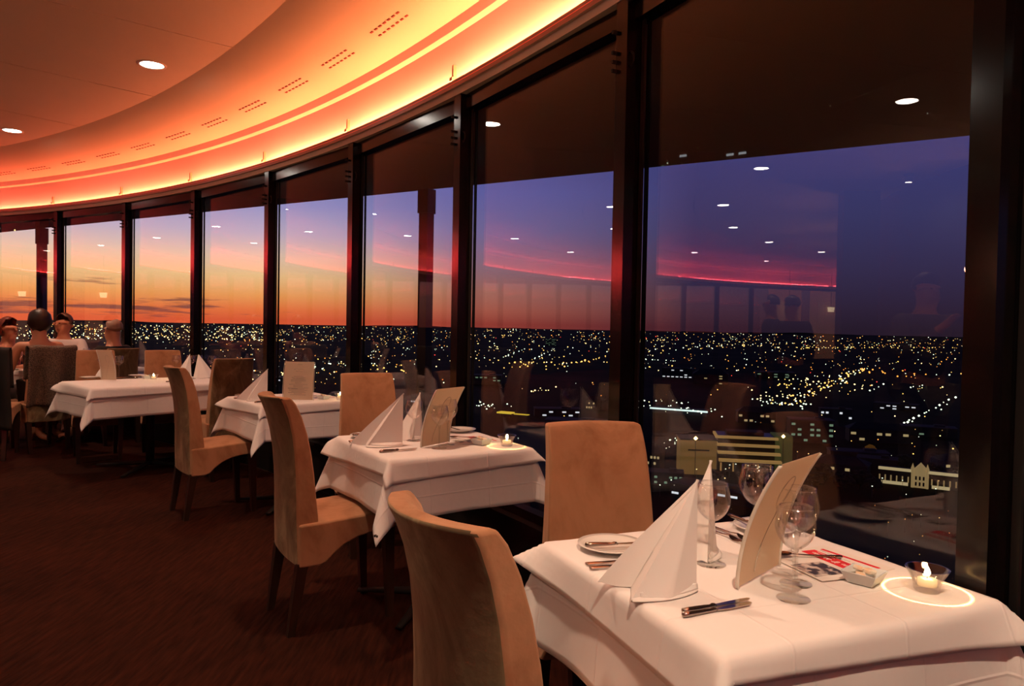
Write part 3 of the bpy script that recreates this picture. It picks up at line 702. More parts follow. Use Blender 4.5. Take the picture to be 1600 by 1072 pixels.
def cloth(T, name, label, cat, hu, hv, z, tau0, tau1, tau2, rot=0, off=(0, 0), wav=0, seed=0, n=64, group=None, tilts=None, mark=None, pw=4):
    tu, tv = T.L/2+(.004 if wav == 0 else 0), T.W/2+(.004 if wav == 0 else 0)
    def drape(u, v):
        au, av = abs(u)-tu, abs(v)-tv; su, sv = (1 if u > 0 else -1), (1 if v > 0 else -1)
        t1, t2 = tau1, tau2
        if tilts: t1, t2 = tilts.get((su, sv), (tau1, tau2))
        if au <= 0 and av <= 0: return (u, v, z+.0012*sin(u*9+seed)*sin(v*8))
        if av <= 0:
            k = (abs(v)/tv); tl = tau0+(t1-tau0)*k**pw+wav*sin(v*13+seed)*(1-k**2); o, d = hang(au, max(.01, tl)); return (su*(tu+o), v, z-d)
        if au <= 0:
            k = (abs(u)/tu); tl = tau0+(t1-tau0)*k**pw+wav*sin(u*13+seed)*(1-k**2); o, d = hang(av, max(.01, tl)); return (u, sv*(tv+o), z-d)
        rho = hypot(au, av); ph = atan2(av, au); tl = t1+(t2-t1)*sin(2*ph)**1.5; o, d = hang(rho, tl)
        return (su*(tu+o*cos(ph)), sv*(tv+o*sin(ph)), z-d)
    cr, sr = cos(rot), sin(rot); mb = MB(); uvs = []
    # grid lines follow the table edges closely
    for i in range(n+1):
        for j in range(n+1):
            a, b = (2*i/n-1)*hu, (2*j/n-1)*hv
            u, v = a*cr-b*sr+off[0], a*sr+b*cr+off[1]
            p = drape(u, v); mb.v.append(p); uvs.append((a*.9+.03, b*.9+.07))
    for i in range(n):
        for j in range(n): mb.f.append((i*(n+1)+j, (i+1)*(n+1)+j, (i+1)*(n+1)+j+1, i*(n+1)+j+1)); mb.mi.append(0); mb.sm.append(True)
    me = mb.mesh(name, CLOTH, fix=False); uvl = me.uv_layers.new(name='cloth')
    for lp in me.loops: uvl.data[lp.index].uv = uvs[lp.vertex_index]
    o = link(name, me, None, T.o, T.a); tag(o, label, cat, group)
    m = o.modifiers.new('thick', 'SOLIDIFY'); m.thickness = .0022; m.offset = 1
    # stitched hem: a narrow raised strip along the edge
    hb = MB(); rim = []
    for e in range(4):
        for k in range(n):
            s = 2*k/n-1; rim.append({0: (s*hu, -hv), 1: (hu, s*hv), 2: (-s*hu, hv), 3: (-hu, -s*hv)}[e])
    for a, b in rim:
        for kk in (1.0, (min(hu, hv)-.011)/min(hu, hv)):
            aa, bb = a*kk, b*kk; u, v = aa*cr-bb*sr+off[0], aa*sr+bb*cr+off[1]; q = Vector(drape(u, v)); c = Vector((q.x*1.0035, q.y*1.0035, q.z+.0004)); hb.v.append(tuple(c))
    m_ = len(rim)
    for k in range(m_):
        l = (k+1) % m_; hb.f.append((2*k, 2*l, 2*l+1, 2*k+1)); hb.mi.append(0); hb.sm.append(True)
    h = hb.build('hem', NAPK, o, fix=False); h.modifiers.new('thick', 'SOLIDIFY').thickness = .0015
    if mark:
        u, v = mark; p = Vector(drape(u, v)); d = p.normalized(); mb = MB()
        a = atan2(d.y, d.x)
        for q in ((-.006, 0), (.0, .002), (.006, -.001)): mb.box((p.x*1.006-q[0]*sin(a), p.y*1.006+q[0]*cos(a), p.z+q[1]), (.003, .004, .009), a)
        mb.build('laundry_mark', DARKM, o)
    return o
for T, nm, rot1, rot2, off in ((T1, 'nearest small square table by the window', .03, -.05, (-.02, .01)), (T2, 'second small square table from the camera', .02, .05, (-.02, -.015)), (T3, 'third small square table from the camera', -.02, .03, (-.01, 0)),
                          (T4, 'long fourth table laid for four', .02, .02, (-.02, -.01)), (T5, 'far table where the guests sit', 0, .02, (0, 0))):
    long = T.L > .9
    table(T, 'dark pedestal table under white cloths, the '+nm, 'pedestal dining tables')
    hu, hv = T.L/2+(.245 if not long else .25), T.W/2+(.245 if not long else .24)
    cloth(T, 'tablecloth', 'long white under-tablecloth with hanging corners, '+nm, 'tablecloth', hu, hv, .7435, .05, .13, .42, rot1, (0, 0), .035, rot2*90, 64, 'white tablecloths',
          mark=((-hu+.03, -hv+.03) if T is T2 else None))
    k = .085 if T is T1 else .075
    tl = {(-1, 1): (.55, 1.05), (1, -1): (.45, .85), (-1, -1): (.25, .55), (1, 1): (.4, .8)}
    cloth(T, 'table_overlay', 'short white overlay cloth on the '+nm, 'tablecloth', T.L/2+k, T.W/2+k, .7468, .12, .4, .8, rot2, off, 0, 1, 64, 'white overlay cloths', tilts=tl,
          mark=None)

# ------------------------------------------------------------------ chairs
def chair(rz_, loc, label, group):
    t = empty('dining_chair', loc, rz_, label, 'chair', group)
    ZE = [.285, .36, .46, .56, .66, .75, .83, .90, .955, .985]
    YE = [-.205, -.212, -.220, -.226, -.233, -.243, -.257, -.276, -.298, -.315]
    TH = [.085, .092, .095, .086, .079, .072, .066, .060, .054, .046]
    loop = [(YE[i], ZE[i]) for i in range(10)]+[(YE[i]+TH[i], ZE[i]) for i in range(9, -1, -1)]
    NX = 10; mb = MB(); m = len(loop)
    for i in range(NX+1):
        u = 2*i/NX-1
        for y, z in loop:
            k = (z-.285)/.7; hw = .190-.033*k; cv = (.012+.040*k)*u*u
            top = 0
            mb.v.append((u*hw, y+cv, z+top))
    for i in range(NX):
        for k in range(m):
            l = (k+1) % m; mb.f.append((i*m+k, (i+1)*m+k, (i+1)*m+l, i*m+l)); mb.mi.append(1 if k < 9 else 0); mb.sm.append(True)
    mb.f.append(tuple(range(m))); mb.mi.append(0); mb.sm.append(True)
    mb.f.append(tuple(NX*m+k for k in range(m))[::-1]); mb.mi.append(0); mb.sm.append(True)
    bev(mb.build('backrest', [SUEDE, SUEDE_WORN_SHADE], t), .011, 3, 50)
    prof = [(-.19, .284), (-.105, .284), (-.075, .295), (-.045, .325), (0, .358), (.06, .383), (.13, .396), (.215, .400), (.238, .405), (.246, .44), (.240, .470), (.215, .480), (.12, .478), (0, .470), (-.12, .462), (-.19, .46)]
    NX = 8; mb = MB(); m = len(prof)
    for i in range(NX+1):
        u = 2*i/NX-1
        for y, z in prof: mb.v.append((u*(.198+.006*(y+.19)/.43), y-(.012*u*u if y > .2 else 0), z+(.010*(1-u*u) if z > .455 and y > -.15 else 0)))
    for i in range(NX):
        for k in range(m):
            l = (k+1) % m; mb.f.append((i*m+k, (i+1)*m+k, (i+1)*m+l, i*m+l)); mb.mi.append(0); mb.sm.append(True)
    mb.f.append(tuple(range(m))); mb.mi.append(0); mb.sm.append(True)
    mb.f.append(tuple(NX*m+k for k in range(m))[::-1]); mb.mi.append(0); mb.sm.append(True)
    bev(mb.build('seat', SUEDE, t), .010, 3, 50)
    for sx_ in (-1, 1):
        for (y0, z0, y1) in ((-.172, .30, -.215), (.205, .41, .222)):
            mb = MB(); a, b = .023, .0145; x0, x1 = sx_*.170, sx_*.165
            vs = [(x0-a, y0-a, z0), (x0+a, y0-a, z0), (x0+a, y0+a, z0), (x0-a, y0+a, z0), (x1-b, y1-b, 0), (x1+b, y1-b, 0), (x1+b, y1+b, 0), (x1-b, y1+b, 0)]
            mb.add(vs, [(0, 1, 2, 3), (7, 6, 5, 4), (0, 4, 5, 1), (1, 5, 6, 2), (2, 6, 7, 3), (3, 7, 4, 0)]); mb.build('leg', WOODL, t)
    return t
def face(dx, dy): return atan2(dy, dx)-pi/2      # chair's local +y looks this way
def chair_at(x, y, dx, dy): return Vector((x, y, 0)), face(dx, dy)
CH = [  # centre of the seat, facing
    (Vector((.080, 1.395, 0)), (.835, .55), 'tan suede high-backed chair nearest the camera, worn shade-darkened olive back turned to us'),
    (T2(-.45, .085), (.85, .527), 'tan suede chair at the inner side of the second small table'),
    (T3(-.50, .10), (.78, .62), 'tan suede chair at the inner side of the third small table'),
    (Vector((.315, 2.17, 0)), (.20, -.98), 'tan suede chair facing us behind the nearest table, against the window'),
    (Vector((-.79, 4.32, 0)), (.40, -.92), 'tan suede chair facing us behind the second small table'),
    (Vector((-2.40, 6.18, 0)), (-.67, .74), 'dark backed suede chair at the right near side of the long fourth table'),
    (Vector((-3.80, 6.82, 0)), (.55, -.83), 'tan suede chair facing us behind the long fourth table, beside the shawl'),
    (Vector((-3.29, 7.08, 0)), (.55, -.83), 'tan suede chair facing us behind the right of the long fourth table'),
    (Vector((-4.60, 7.25, 0)), (-.80, .60), 'suede chair under a grey woven shawl, where the black dressed woman sits'),
    (Vector((-4.15, 7.72, 0)), (-.80, .60), 'dark backed chair of the grey haired man by the window'),
    (Vector((-4.75, 6.75, 0)), (-.35, .94), 'chair under a black coat at the far left edge of the view'),
    (Vector((-5.35, 7.72, 0)), (.75, -.2), 'chair of the red haired woman at the far left'),
    (Vector((-5.22, 8.55, 0)), (.62, -.78), 'chair of the man in the white shirt across the far table')]
root = None
for i, (p, d, lb) in enumerate(CH):
    if root is None: root = seal(chair(face(*d), p, lb, 'suede dining chairs'))
    else: dup(root, p, face(*d), lb)

# ------------------------------------------------------------------ tableware
def plate():
    mb = MB(); mb.lathe([(0, .003), (.045, .003), (.048, 0), (.052, .0), (.055, .004), (.072, .0095), (.0835, .0125), (.084, .0145), (.072, .0125), (.055, .0075), (.048, .006), (0, .006)], 40)
    return seal(mb.build('side_plate', CHINA, None))
def knife():
    t = empty('table_knife', (0, 0, 0)); mb = MB()
    mb.tube([(-.115, 0, .006), (-.112, 0, .006), (-.09, 0, .006), (-.04, 0, .0055), (-.02, 0, .005), (-.012, 0, .006), (-.004, 0, .006), (0, 0, .004)], [.003, .0075, .0078, .0062, .005, .0062, .005, .004], 10, flat=.7); mb.build('handle', STEELD, t)
    mb = MB(); pr = [(0, -.0055), (.03, -.0085), (.08, -.0095), (.11, -.0075), (.125, 0), (.12, .006), (.09, .008), (.0, .0055)]; m = len(pr)
    mb.add([(x, y, .0035) for x, y in pr]+[(x, y, .0055) for x, y in pr], [tuple(range(m))[::-1], tuple(range(m, 2*m))]+[(k, (k+1) % m, m+(k+1) % m, m+k) for k in range(m)]); mb.build('blade', STEEL, t)
    return seal(t)
def fork():
    t = empty('table_fork', (0, 0, 0)); mb = MB()
    mb.tube([(-.115, 0, .004), (-.11, 0, .004), (-.06, 0, .004), (0, 0, .006), (.03, 0, .010)], [.006, .0075, .0055, .003, .0035], 8, flat=.5); mb.build('handle', STEEL, t)
    mb = MB(); mb.grid(lambda a, b: (.028+.024*a, (b-.5)*(.007+.014*min(1, a*1.6)), .010-.006*a), 4, 4)
    for k in range(4): mb.tube([(.050, (k-1.5)*.0058, .004), (.07, (k-1.5)*.0055, .0035), (.09, (k-1.5)*.005, .009)], [.0018, .0016, .0008], 5)
    mb.build('tines', STEEL, t); return seal(t)
def spoon():
    t = empty('dessert_spoon', (0, 0, 0)); mb = MB()
    mb.tube([(-.10, 0, .004), (-.095, 0, .004), (-.05, 0, .004), (0, 0, .006), (.02, 0, .008)], [.005, .0065, .005, .0028, .003], 8, flat=.5); mb.build('handle', STEELD, t)
    mb = MB(); mb.grid(lambda a, b: (.042+.026*cos(2*pi*b)*a, .016*sin(2*pi*b)*a, .003+.006*a*a), 5, 16); mb.build('bowl', STEELD, t); return seal(t)
def wineglass(h, rb, label=None):
    t = empty('wine_glass', (0, 0, 0)); fr = .034
    hb = h*.47; zs = h-hb
    mb = MB(); pr = []
    for i in range(15):
        a = i/14; r = rb*(sin(min(1, a*1.55)*pi/2)**.62)*(1-.20*max(0, a-.55)**1.5/.3) if a > 0 else .003
        pr.append((max(.003, r), zs+hb*a**1.12))
    inner = [(max(.001, r-.0012), z+(.002 if i < 4 else 0)) for i, (r, z) in enumerate(pr)]
    mb.lathe(pr+inner[::-1], 36, caps=False); mb.build('bowl', WGLASS, t)
    mb = MB(); mb.tube([(pr[-1][0]*cos(k*2*pi/40), pr[-1][0]*sin(k*2*pi/40), h) for k in range(41)], .0015, 5); mb.build('rim', WSTEM, t)
    mb = MB(); mb.lathe([(.0052, .006), (.0038, .015), (.0034, zs*.5), (.0040, zs*.85), (.0075, zs+.001), (0, zs+.003)], 16, caps=False); mb.build('stem', WSTEM, t)
    mb = MB(); mb.lathe([(0, 0), (fr-.001, 0), (fr, .0012), (fr-.002, .0022), (.012, .004), (.005, .0075), (0, .008)], 36, caps=False); mb.build('foot', WSTEM, t)
    return seal(t)
def tealight():
    t = empty('tealight_holder', (0, 0, 0)); mb = MB()
    mb.lathe([(0, 0), (.024, 0), (.026, .003), (.027, .016), (.031, .026), (.042, .046), (.0435, .049), (.040, .049), (.029, .028), (.0245, .018), (.022, .012), (0, .012)], 14, caps=False, sm=False); mb.build('glass_cup', thin_glass('candle_glass', .20, (.92, .90, .86)), t)
    mb = MB(); mb.lathe([(0, .013), (.019, .013), (.019, .026), (0, .026)], 20, caps=False); cw = mb.build('candle', WAX, t)
    mb = MB(); mb.tube([(0, 0, .026), (0, 0, .033)], .001, 5); mb.build('wick', WICK, cw)
    mb = MB(); mb.lathe([(0, .031), (.0045, .034), (.006, .039), (.004, .046), (0, .053)], 12, caps=False); mb.build('flame', FLAME, cw)
    return seal(t)
def dish():
    t = empty('butter_dish', (0, 0, 0)); mb = MB(); a, b, h = .026, .038, .026
    vs = [(-a, -a, 0), (a, -a, 0), (a, a, 0), (-a, a, 0), (-b, -b, h), (b, -b, h), (b, b, h), (-b, b, h), (-b+.004, -b+.004, h), (b-.004, -b+.004, h), (b-.004, b-.004, h), (-b+.004, b-.004, h), (-a+.002, -a+.002, .008), (a-.002, -a+.002, .008), (a-.002, a-.002, .008), (-a+.002, a-.002, .008)]
    fs = [(3, 2, 1, 0)]
    for o_ in (0, 4, 8):
        for k in range(4): fs.append((o_+k, o_+(k+1) % 4, o_+4+(k+1) % 4, o_+4+k))
    fs.append((12, 13, 14, 15)); mb.add(vs, fs); bev(mb.build('bowl', mat('white_china_dish', (.72, .80, .80), .15, coat=.4), t), .0015, 2)
    for k, (x, y, r) in enumerate(((-.010, .004, .4), (.012, -.006, -.3), (.002, .012, .1))):
        mb = MB(); mb.box((0, 0, 0), (.026, .020, .010)); o = bev(mb.build('butter_pat', BUTTER, t), .003, 2); o.location = (x, y, .018+k*.005); o.rotation_euler = (.1, .15*k, r)
    return seal(t)
PL, KN, FK, SP, TL, DS = plate(), knife(), fork(), spoon(), tealight(), dish()
GB, GS = wineglass(.208, .0455), wineglass(.190, .041)
used = set()
def put(src, p, rz, label, cat, group=None, z=ZT):
    loc = Vector((p.x, p.y, z))
    if src.name not in used:
        used.add(src.name); src.location = loc; src.rotation_euler = (0, 0, rz); tag(src, label, cat, group); return src
    return dup(src, loc, rz, label, group, cat)

def napkin(A, base, label, group, flap=True, z=ZT):
    """standing folded napkin: two wings meeting in a point; base is a world polyline on the table, A the point"""
    o0 = Vector((A.x, A.y, z)); t = empty('napkin', o0, 0, label, 'napkin', group)
    B = [Vector((p.x-o0.x, p.y-o0.y, 0)) for p in base]; H = A.z-z; nb = 8
    # dense base curve
    pts = []
    for i in range(len(B)-1):
        for k in range(nb): pts.append(B[i].lerp(B[i+1], k/nb))
    pts.append(B[-1])
    mb = MB(); n = len(pts); m = 10
    for i, p in enumerate(pts):
        for j in range(m+1):
            k = j/m; q = p.lerp(Vector((0, 0, H)), k); s = sin(pi*k)
            bul = 1+.05*s*sin(i/(n-1)*pi*2)
            lift = .006*(1-k)*(sin(i/(n-1)*pi*3)**2)
            mb.v.append((q.x*bul, q.y*bul, q.z+lift))
    for i in range(n-1):
        for j in range(m): mb.f.append((i*(m+1)+j, (i+1)*(m+1)+j, (i+1)*(m+1)+j+1, i*(m+1)+j+1)); mb.mi.append(0); mb.sm.append(True)
    o = mb.build('folded_cone', NAPK, t, fix=False); s_m = o.modifiers.new('thick', 'SOLIDIFY'); s_m.thickness = .004; s_m.offset = -1
    bmod = o.modifiers.new('es', 'EDGE_SPLIT'); bmod.split_angle = radians(40)
    if flap:      # the turned up hem flap at the foot
        a, b = B[-3] if len(B) > 3 else B[0], B[-1]; c = (a+b)/2
        nrm = Vector((b.y-a.y, a.x-b.x, 0)).normalized(); 
        if nrm.dot(c) < 0: nrm = -nrm
        mb = MB()
        for lay, hh in ((0, .002), (1, .006)):
            mb.grid(lambda u, v: tuple(a.lerp(b, u)*(1-.12*lay)+nrm*((v)*(.022-.008*lay)*sin(pi*(u*.9+.05))+.002)+Vector((0, 0, hh+.012*(1-v)*(1 if lay else .5)))), 12, 4)
        o = mb.build('hem_flap', NAPK, t, fix=False); o.modifiers.new('thick', 'SOLIDIFY').thickness = .0015
    return t

def menu(P, Q, h, lean, label, text=False, z=ZT, group='curved table menus'):
    """curved menu card in a clear holder; P,Q bottom corners (world), leans to the right of P->Q"""
    d = (Q-P); w = d.length; a = atan2(d.y, d.x); t = empty('menu_holder', (P.x, P.y, z), a, label, 'menu', group)
    f = lambda k: lean*(k**2.0)
    def shell(w0, w1, h0, h1, off, th):
        mb = MB(); n = 40
        for i in range(n+1):
            k = h0+(h1-h0)*i/n
            for y in (0, th):
                for x in (w0, w1): mb.v.append((x, -f(k)+off+y, k*h+.002))
        for i in range(n):
            b = i*4
            for q in ((0, 1), (1, 3), (3, 2), (2, 0)): mb.f.append((b+q[0], b+q[1], b+4+q[1], b+4+q[0])); mb.mi.append(0); mb.sm.append(True)
        mb.f += [(0, 2, 3, 1), (n*4, n*4+1, n*4+3, n*4+2)]; mb.mi += [0, 0]; mb.sm += [False, False]
        return mb
    o = shell(.004, w-.004, .01, 1.0, 0, .0012).build('card', PAPER, t); o.modifiers.new('es', 'EDGE_SPLIT').split_angle = radians(50)
    o = shell(0, w, 0, .99, +.0028, .0012).build('clear_back', PANE2, t)
    for x in (-.0012, w+.0002):
        shell(x, x+.001, 0, .99, -.0035, .0085).build('clear_edge', EDGEM, t)
    mb = MB()
    def line(pts, r=.0009):
        mb.tube([(x*w, -f(k)-.0012, k*h+.002) for x, k in pts], r, 4)
    if text:
        line([(.42+.16*i/4, .93) for i in range(5)]); line([(.33+.34*i/4, .80) for i in range(5)], .0012); line([(.40+.2*i/4, .765) for i in range(5)])
        rr = random.Random(3)
        for i in range(17):
            l = rr.uniform(.10, .34); k = .62-i*.030; line([(.5-l+2*l*j/6, k) for j in range(7)], .0010)
        for k in (.30, .20): line([(.18+.3*j/4, k) for j in range(5)], .0012)
    else:        # a single looping drawn line, like a brush swash
        loop = [(.60+.11*cos(a_*pi/10-.9)+.02*sin(a_*pi/10), .70+.13*sin(a_*pi/10-.9)) for a_ in range(-2, 17)][::-1]+[(.60, .50), (.52, .40), (.44, .28), (.38, .15), (.36, .05)]
        sm_ = []
        for i in range(len(loop)-1):
            for q in range(6): sm_.append((loop[i][0]+(loop[i+1][0]-loop[i][0])*q/6, loop[i][1]+(loop[i+1][1]-loop[i][1])*q/6))
        line(sm_, .0011)
    mb.build('printing', INK if text else SWASH, t)
    return t
PANE2 = thin_glass('clear_acrylic', .02, (1, 1, 1)); EDGEM = mat('acrylic_edge', (.75, .72, .62), .1, 0, .8, coat=.5)

def brochure(T, label):
    c = T(.195, -.045); t = empty('brochure', (c.x, c.y, ZT), T.a-.05, label, 'brochure', 'red and white brochures')
    mb = MB(); mb.box((.055, .015, .0006), (.115, .20, .0009), .12); mb.build('sheet', PAPW, t)
    mb = MB(); mb.box((-.045, -.005, .0016), (.115, .185, .0009), -.03); mb.build('sheet', PAPW, t)
    mb = MB(); mb.box((-.055, -.028, .00235), (.085, .085, .0006), -.03); mb.build('photo', PHOTO, t)
    mb = MB(); mb.box((.026, .0, .0024), (.040, .186, .0006), -.0); mb.build('red_band', RED, t)
    mb = MB(); mb.box((.080, .015, .0014), (.009, .16, .0006), .12); mb.build('red_rule', RED, t)
    for k in range(6):
        mb = MB(); mb.box((.060+.000*k, -.05+.026*k, .0012), (.0012, .018, .0004), .12); mb.build('text_line', INK, t)
    mb = MB()          # white script lettering, too soft in the photograph to read: flowing strokes either side of an ampersand
    def scr(y0, y1, x0, amp, wl, r):
        n = int(abs(y1-y0)/wl*10); mb.tube([(x0+amp*sin(i*2*pi/10)*(.6+.4*sin(i*.7)), y0+(y1-y0)*i/n+wl*.35*cos(i*2*pi/10), .0029) for i in range(n+1)], r, 4)
    scr(.072, .016, .022, .0065, .0085, .0010); scr(-.022, -.078, .022, .0065, .0085, .0010); scr(.075, .02, .039, .0016, .004, .0005); scr(-.05, -.08, .039, .0016, .004, .0005)
    mb.build('script_lettering', PAPW, t)
    cu = bpy.data.curves.new('script_ampersand', 'FONT'); cu.body = '&'; cu.size = .026; cu.shear = .3; cu.extrude = .0003; cu.materials.append(PAPW)
    tmp = bpy.data.objects.new('tmp', cu); me = bpy.data.meshes.new_from_object(tmp); bpy.data.objects.remove(tmp); o = link('script_ampersand', me, t); o.location = (.014, .008, .0029); o.rotation_euler = (0, 0, -pi/2)
    return t

def setting(T, nm, idx, glasses=True, b=True):
    R = lambda u0, v0, u1, v1: T.ang(u0, v0, u1, v1)
    put(PL, T(-.225, .235), 0, 'white side plate at the left corner of the %s' % nm, 'plate', 'white side plates')
    o = put(KN, T(-.222, .213), R(-.30, .229, -.175, .204), 'butter knife lying across the left side plate of the %s' % nm, 'knife', 'butter knives on side plates', ZT+.013); o.scale = (.72, .8, 1)
    put(FK, T(-.235, .128), R(-.327, .137, -.15, .115), 'dinner fork beside the large napkin, farther of two, on the %s' % nm, 'fork', 'dinner forks')
    put(FK, T(-.240, .100), R(-.332, .112, -.15, .09), 'dinner fork beside the large napkin, nearer of two, on the %s' % nm, 'fork', 'dinner forks')
    put(KN, T(-.232, -.172), R(-.347, -.178, -.109, -.165), 'long table knife at the front edge, farther of the pair, on the %s' % nm, 'knife', 'table knives')
    put(KN, T(-.244, -.190), R(-.340, -.193, -.115, -.184), 'long table knife at the front edge, nearer of the pair, on the %s' % nm, 'knife', 'table knives')
    if b:
        put(PL, T(.262, .238), 0, 'white side plate at the window corner of the %s' % nm, 'plate', 'white side plates')
        o = put(KN, T(.228, .262), R(.226, .337, .231, .2), 'butter knife across the window side plate of the %s' % nm, 'knife', 'butter knives on side plates', ZT+.013); o.scale = (.72, .8, 1)
        put(FK, T(.140, .235), R(.137, .30, .141, .188), 'fork at the far edge, left of the window plate, on the %s' % nm, 'fork', 'dinner forks')
        put(FK, T(.112, .232), R(.11, .30, .112, .188), 'fork at the far edge, beside the second napkin, on the %s' % nm, 'fork', 'dinner forks')
    if glasses:
        put(GS, T(-.068, .049), 0, 'small wine glass between the two napkins on the %s' % nm, 'glass', 'wine glasses')
        put(GB, T(.113, .107), 0, 'large wine glass behind the curved menu on the %s' % nm, 'glass', 'wine glasses')
        put(GB, T(.022, -.122), 0, 'large wine glass just behind the frontmost glass on the %s' % nm, 'glass', 'wine glasses')
        put(GS, T(-.050, -.190), 0, 'small frontmost wine glass on the %s' % nm, 'glass', 'wine glasses')
    put(SP, T(.165, .012), R(.213, -.012, .117, .033), 'dark reflecting dessert spoon beside the brochure on the %s' % nm, 'spoon', 'dessert spoons', ZT+.003)
    brochure(T, 'red and white brochure with a black and white photograph on the %s' % nm)
    put(DS, T(.172, -.168), T.a+.35, 'small square white dish of butter pats on the %s' % nm, 'dish', 'butter dishes')
    put(TL, T(.256, -.255), 0, 'lit tealight in a flared glass cup at the window corner of the %s' % nm, 'candle', 'lit tealights')
NM = ['nearest small table', 'second small table', 'third small table']
setting(T1, NM[0], 0); setting(T2, NM[1], 1)
setting(T3, NM[2], 2, glasses=False, b=False)
for T, nm, rL, rF, rR, hz in ((T1, NM[0], (-.385, .025), (-.375, -.090), (-.212, -.085), .232), (T2, NM[1], (-.365, .07), (-.33, -.04), (-.175, -.075), .235), (T3, NM[2], (-.36, .06), (-.33, -.05), (-.19, -.06), .215)):
    A = T(rR[0]+.006, rR[1]+.012, ZT+hz)
    base = [T(rR[0]-.01, rR[1]+.075), T(*rL), T(rL[0]+.055, rL[1]-.045), T(*rF), T((rF[0]+rR[0])/2, rF[1]-.018), T(*rR)]
    napkin(A, base, 'large standing peaked napkin at the inner side of the %s' % nm, 'standing folded napkins')
    if T is T3: continue
    A = T(.004, .150, ZT+(.222 if T is T1 else .215))
    base = [T(-.03, .19), T(-.15, .10), T(-.09, .075), T(-.075, .055), T(-.01, .10), T(.02, .145)]
    napkin(A, base, 'second white standing napkin behind the large one on the %s' % nm, 'standing folded napkins')
menu(T1(-.123, -.107), T1(.074, -.017), .275, .088, 'tall curved cream menu card seen edge-on with a drawn swash, nearest table')
menu(T2(-.118, -.150), T2(.060, -.060), .262, .085, 'curved cream menu card behind the wine glasses on the second small table')
menu(T3(-.10, -.105), T3(.065, -.235), .262, -.045, 'upright menu with printed text lines in a clear curved holder on the third small table', True)
# long fourth table
def P4(px, py, z=ZT):
    g = gp(px, py, z-EYE); g.z = z; return g
p, q = P4(158, 594), P4(183, 594.5); q = p+(q-p).normalized()*.17; q = Vector((p.x+.135, p.y-.015, p.z))
menu(p, q, .265, .07, 'curved cream menu card on the left part of the long fourth table')
def nap_s(x, y, hz, sx_, lb):
    A = Vector((x, y, ZT+hz)); s = sx_
    napkin(A, [Vector((x+.03*s, y+.08, 0)), Vector((x+.15*s, y+.03, 0)), Vector((x+.11*s, y-.04, 0)), Vector((x+.03*s, y-.08, 0)), Vector((x-.03*s, y-.03, 0))], lb, 'standing folded napkins', flap=False)
a = P4(162, 590); nap_s(a.x, a.y+.1, .19, -1, 'white standing napkin half hidden behind the menu on the long fourth table')
a = P4(293, 589); nap_s(a.x, a.y+.05, .215, -1, 'left of the two standing napkins at the window end of the long table')
a = P4(312, 590); nap_s(a.x, a.y-.03, .215, 1, 'right of the two standing napkins at the window end of the long table')
for px, py, lb in ((158, 587, 'wine glass left of the menu on the long fourth table'), (186, 588, 'wine glass right of the menu on the long fourth table'), (275, 586, 'leftmost wine glass at the window end of the long fourth table'), (298, 586, 'second of four wine glasses at the window end of the long table'),
                   (310, 585, 'third of four wine glasses at the window end of the long table'), (331, 587, 'rightmost wine glass at the window end of the long fourth table')):
    put(GS, P4(px, py), 0, lb, 'glass', 'wine glasses')
for px, py, lb in ((216, 588, 'white side plate in the middle of the long fourth table'), (290, 594, 'white side plate before the napkins on the long fourth table'), (140, 591, 'white side plate at the left end of the long fourth table')):
    put(PL, P4(px, py), 0, lb, 'plate', 'white side plates')
put(TL, P4(240, 593), 0, 'lit tealight just left of the tall chair back on the long fourth table', 'candle', 'lit tealights')
put(DS, P4(229, 591.5), .8, 'small white butter dish beside the tealight on the long fourth table', 'dish', 'butter dishes')
put(FK, P4(200, 590.5), .6, 'fork lying beside the middle plate on the long fourth table', 'fork', 'dinner forks')
put(KN, P4(275, 597), .7, 'table knife lying before the napkins on the long fourth table', 'knife', 'table knives')
# far table
for px, py, lb in ((28, 577.5, 'wine glass left of the two in front of the red haired woman'), (43, 577.5, 'wine glass right of the two in front of the red haired woman'), (135, 571, 'wine glass beyond the tall chair backs on the far table'), (152, 571, 'right wine glass beyond the tall chair backs on the far table')):
    put(GS, P4(px, py), 0, lb, 'glass', 'wine glasses')
put(PL, P4(20, 578.5), 0, 'white plate of food before the red haired woman', 'plate', 'white side plates')
a = P4(112, 574); napk = napkin(Vector((a.x, a.y, ZT+.05)), [a+Vector((.05, .03, 0)), a+Vector((-.06, .02, 0)), a+Vector((0, -.06, 0))], 'crumpled white napkin on the far table', 'standing folded napkins', flap=False)

# candle light: the flame itself, and the ring the flared cup throws on the cloth
def ringlamp(p, power):
    d = bpy.data.lights.new('candle_ring_light', 'POINT'); d.energy = 1; d.shadow_soft_size = 0; d.color = (1, .72, .36); d.use_nodes = True
    N = d.node_tree.nodes; L = d.node_tree.links; e = N['Emission']; e.inputs['Color'].default_value = (1, .78, .42, 1)
    g = N.new('ShaderNodeNewGeometry'); s = N.new('ShaderNodeSeparateXYZ'); tcn = N.new('ShaderNodeTexCoord'); L.new(tcn.outputs['Normal'], s.inputs[0])
    z = mth(N, L, 'ABSOLUTE', s.outputs[2]); k = mth(N, L, 'SUBTRACT', 1.0, mth(N, L, 'MULTIPLY', mth(N, L, 'ABSOLUTE', mth(N, L, 'SUBTRACT', z, .455)), 42.0), clamp=True)
    up_ = mth(N, L, 'LESS_THAN', s.outputs[2], 0.0)
    L.new(mth(N, L, 'MULTIPLY', mth(N, L, 'MULTIPLY', mth(N, L, 'POWER', k, 1.5), up_), power), e.inputs['Strength'])
    o = bpy.data.objects.new('candle_ring_light', d); COL.objects.link(o); o.location = (p.x, p.y, ZT+.0415); return o
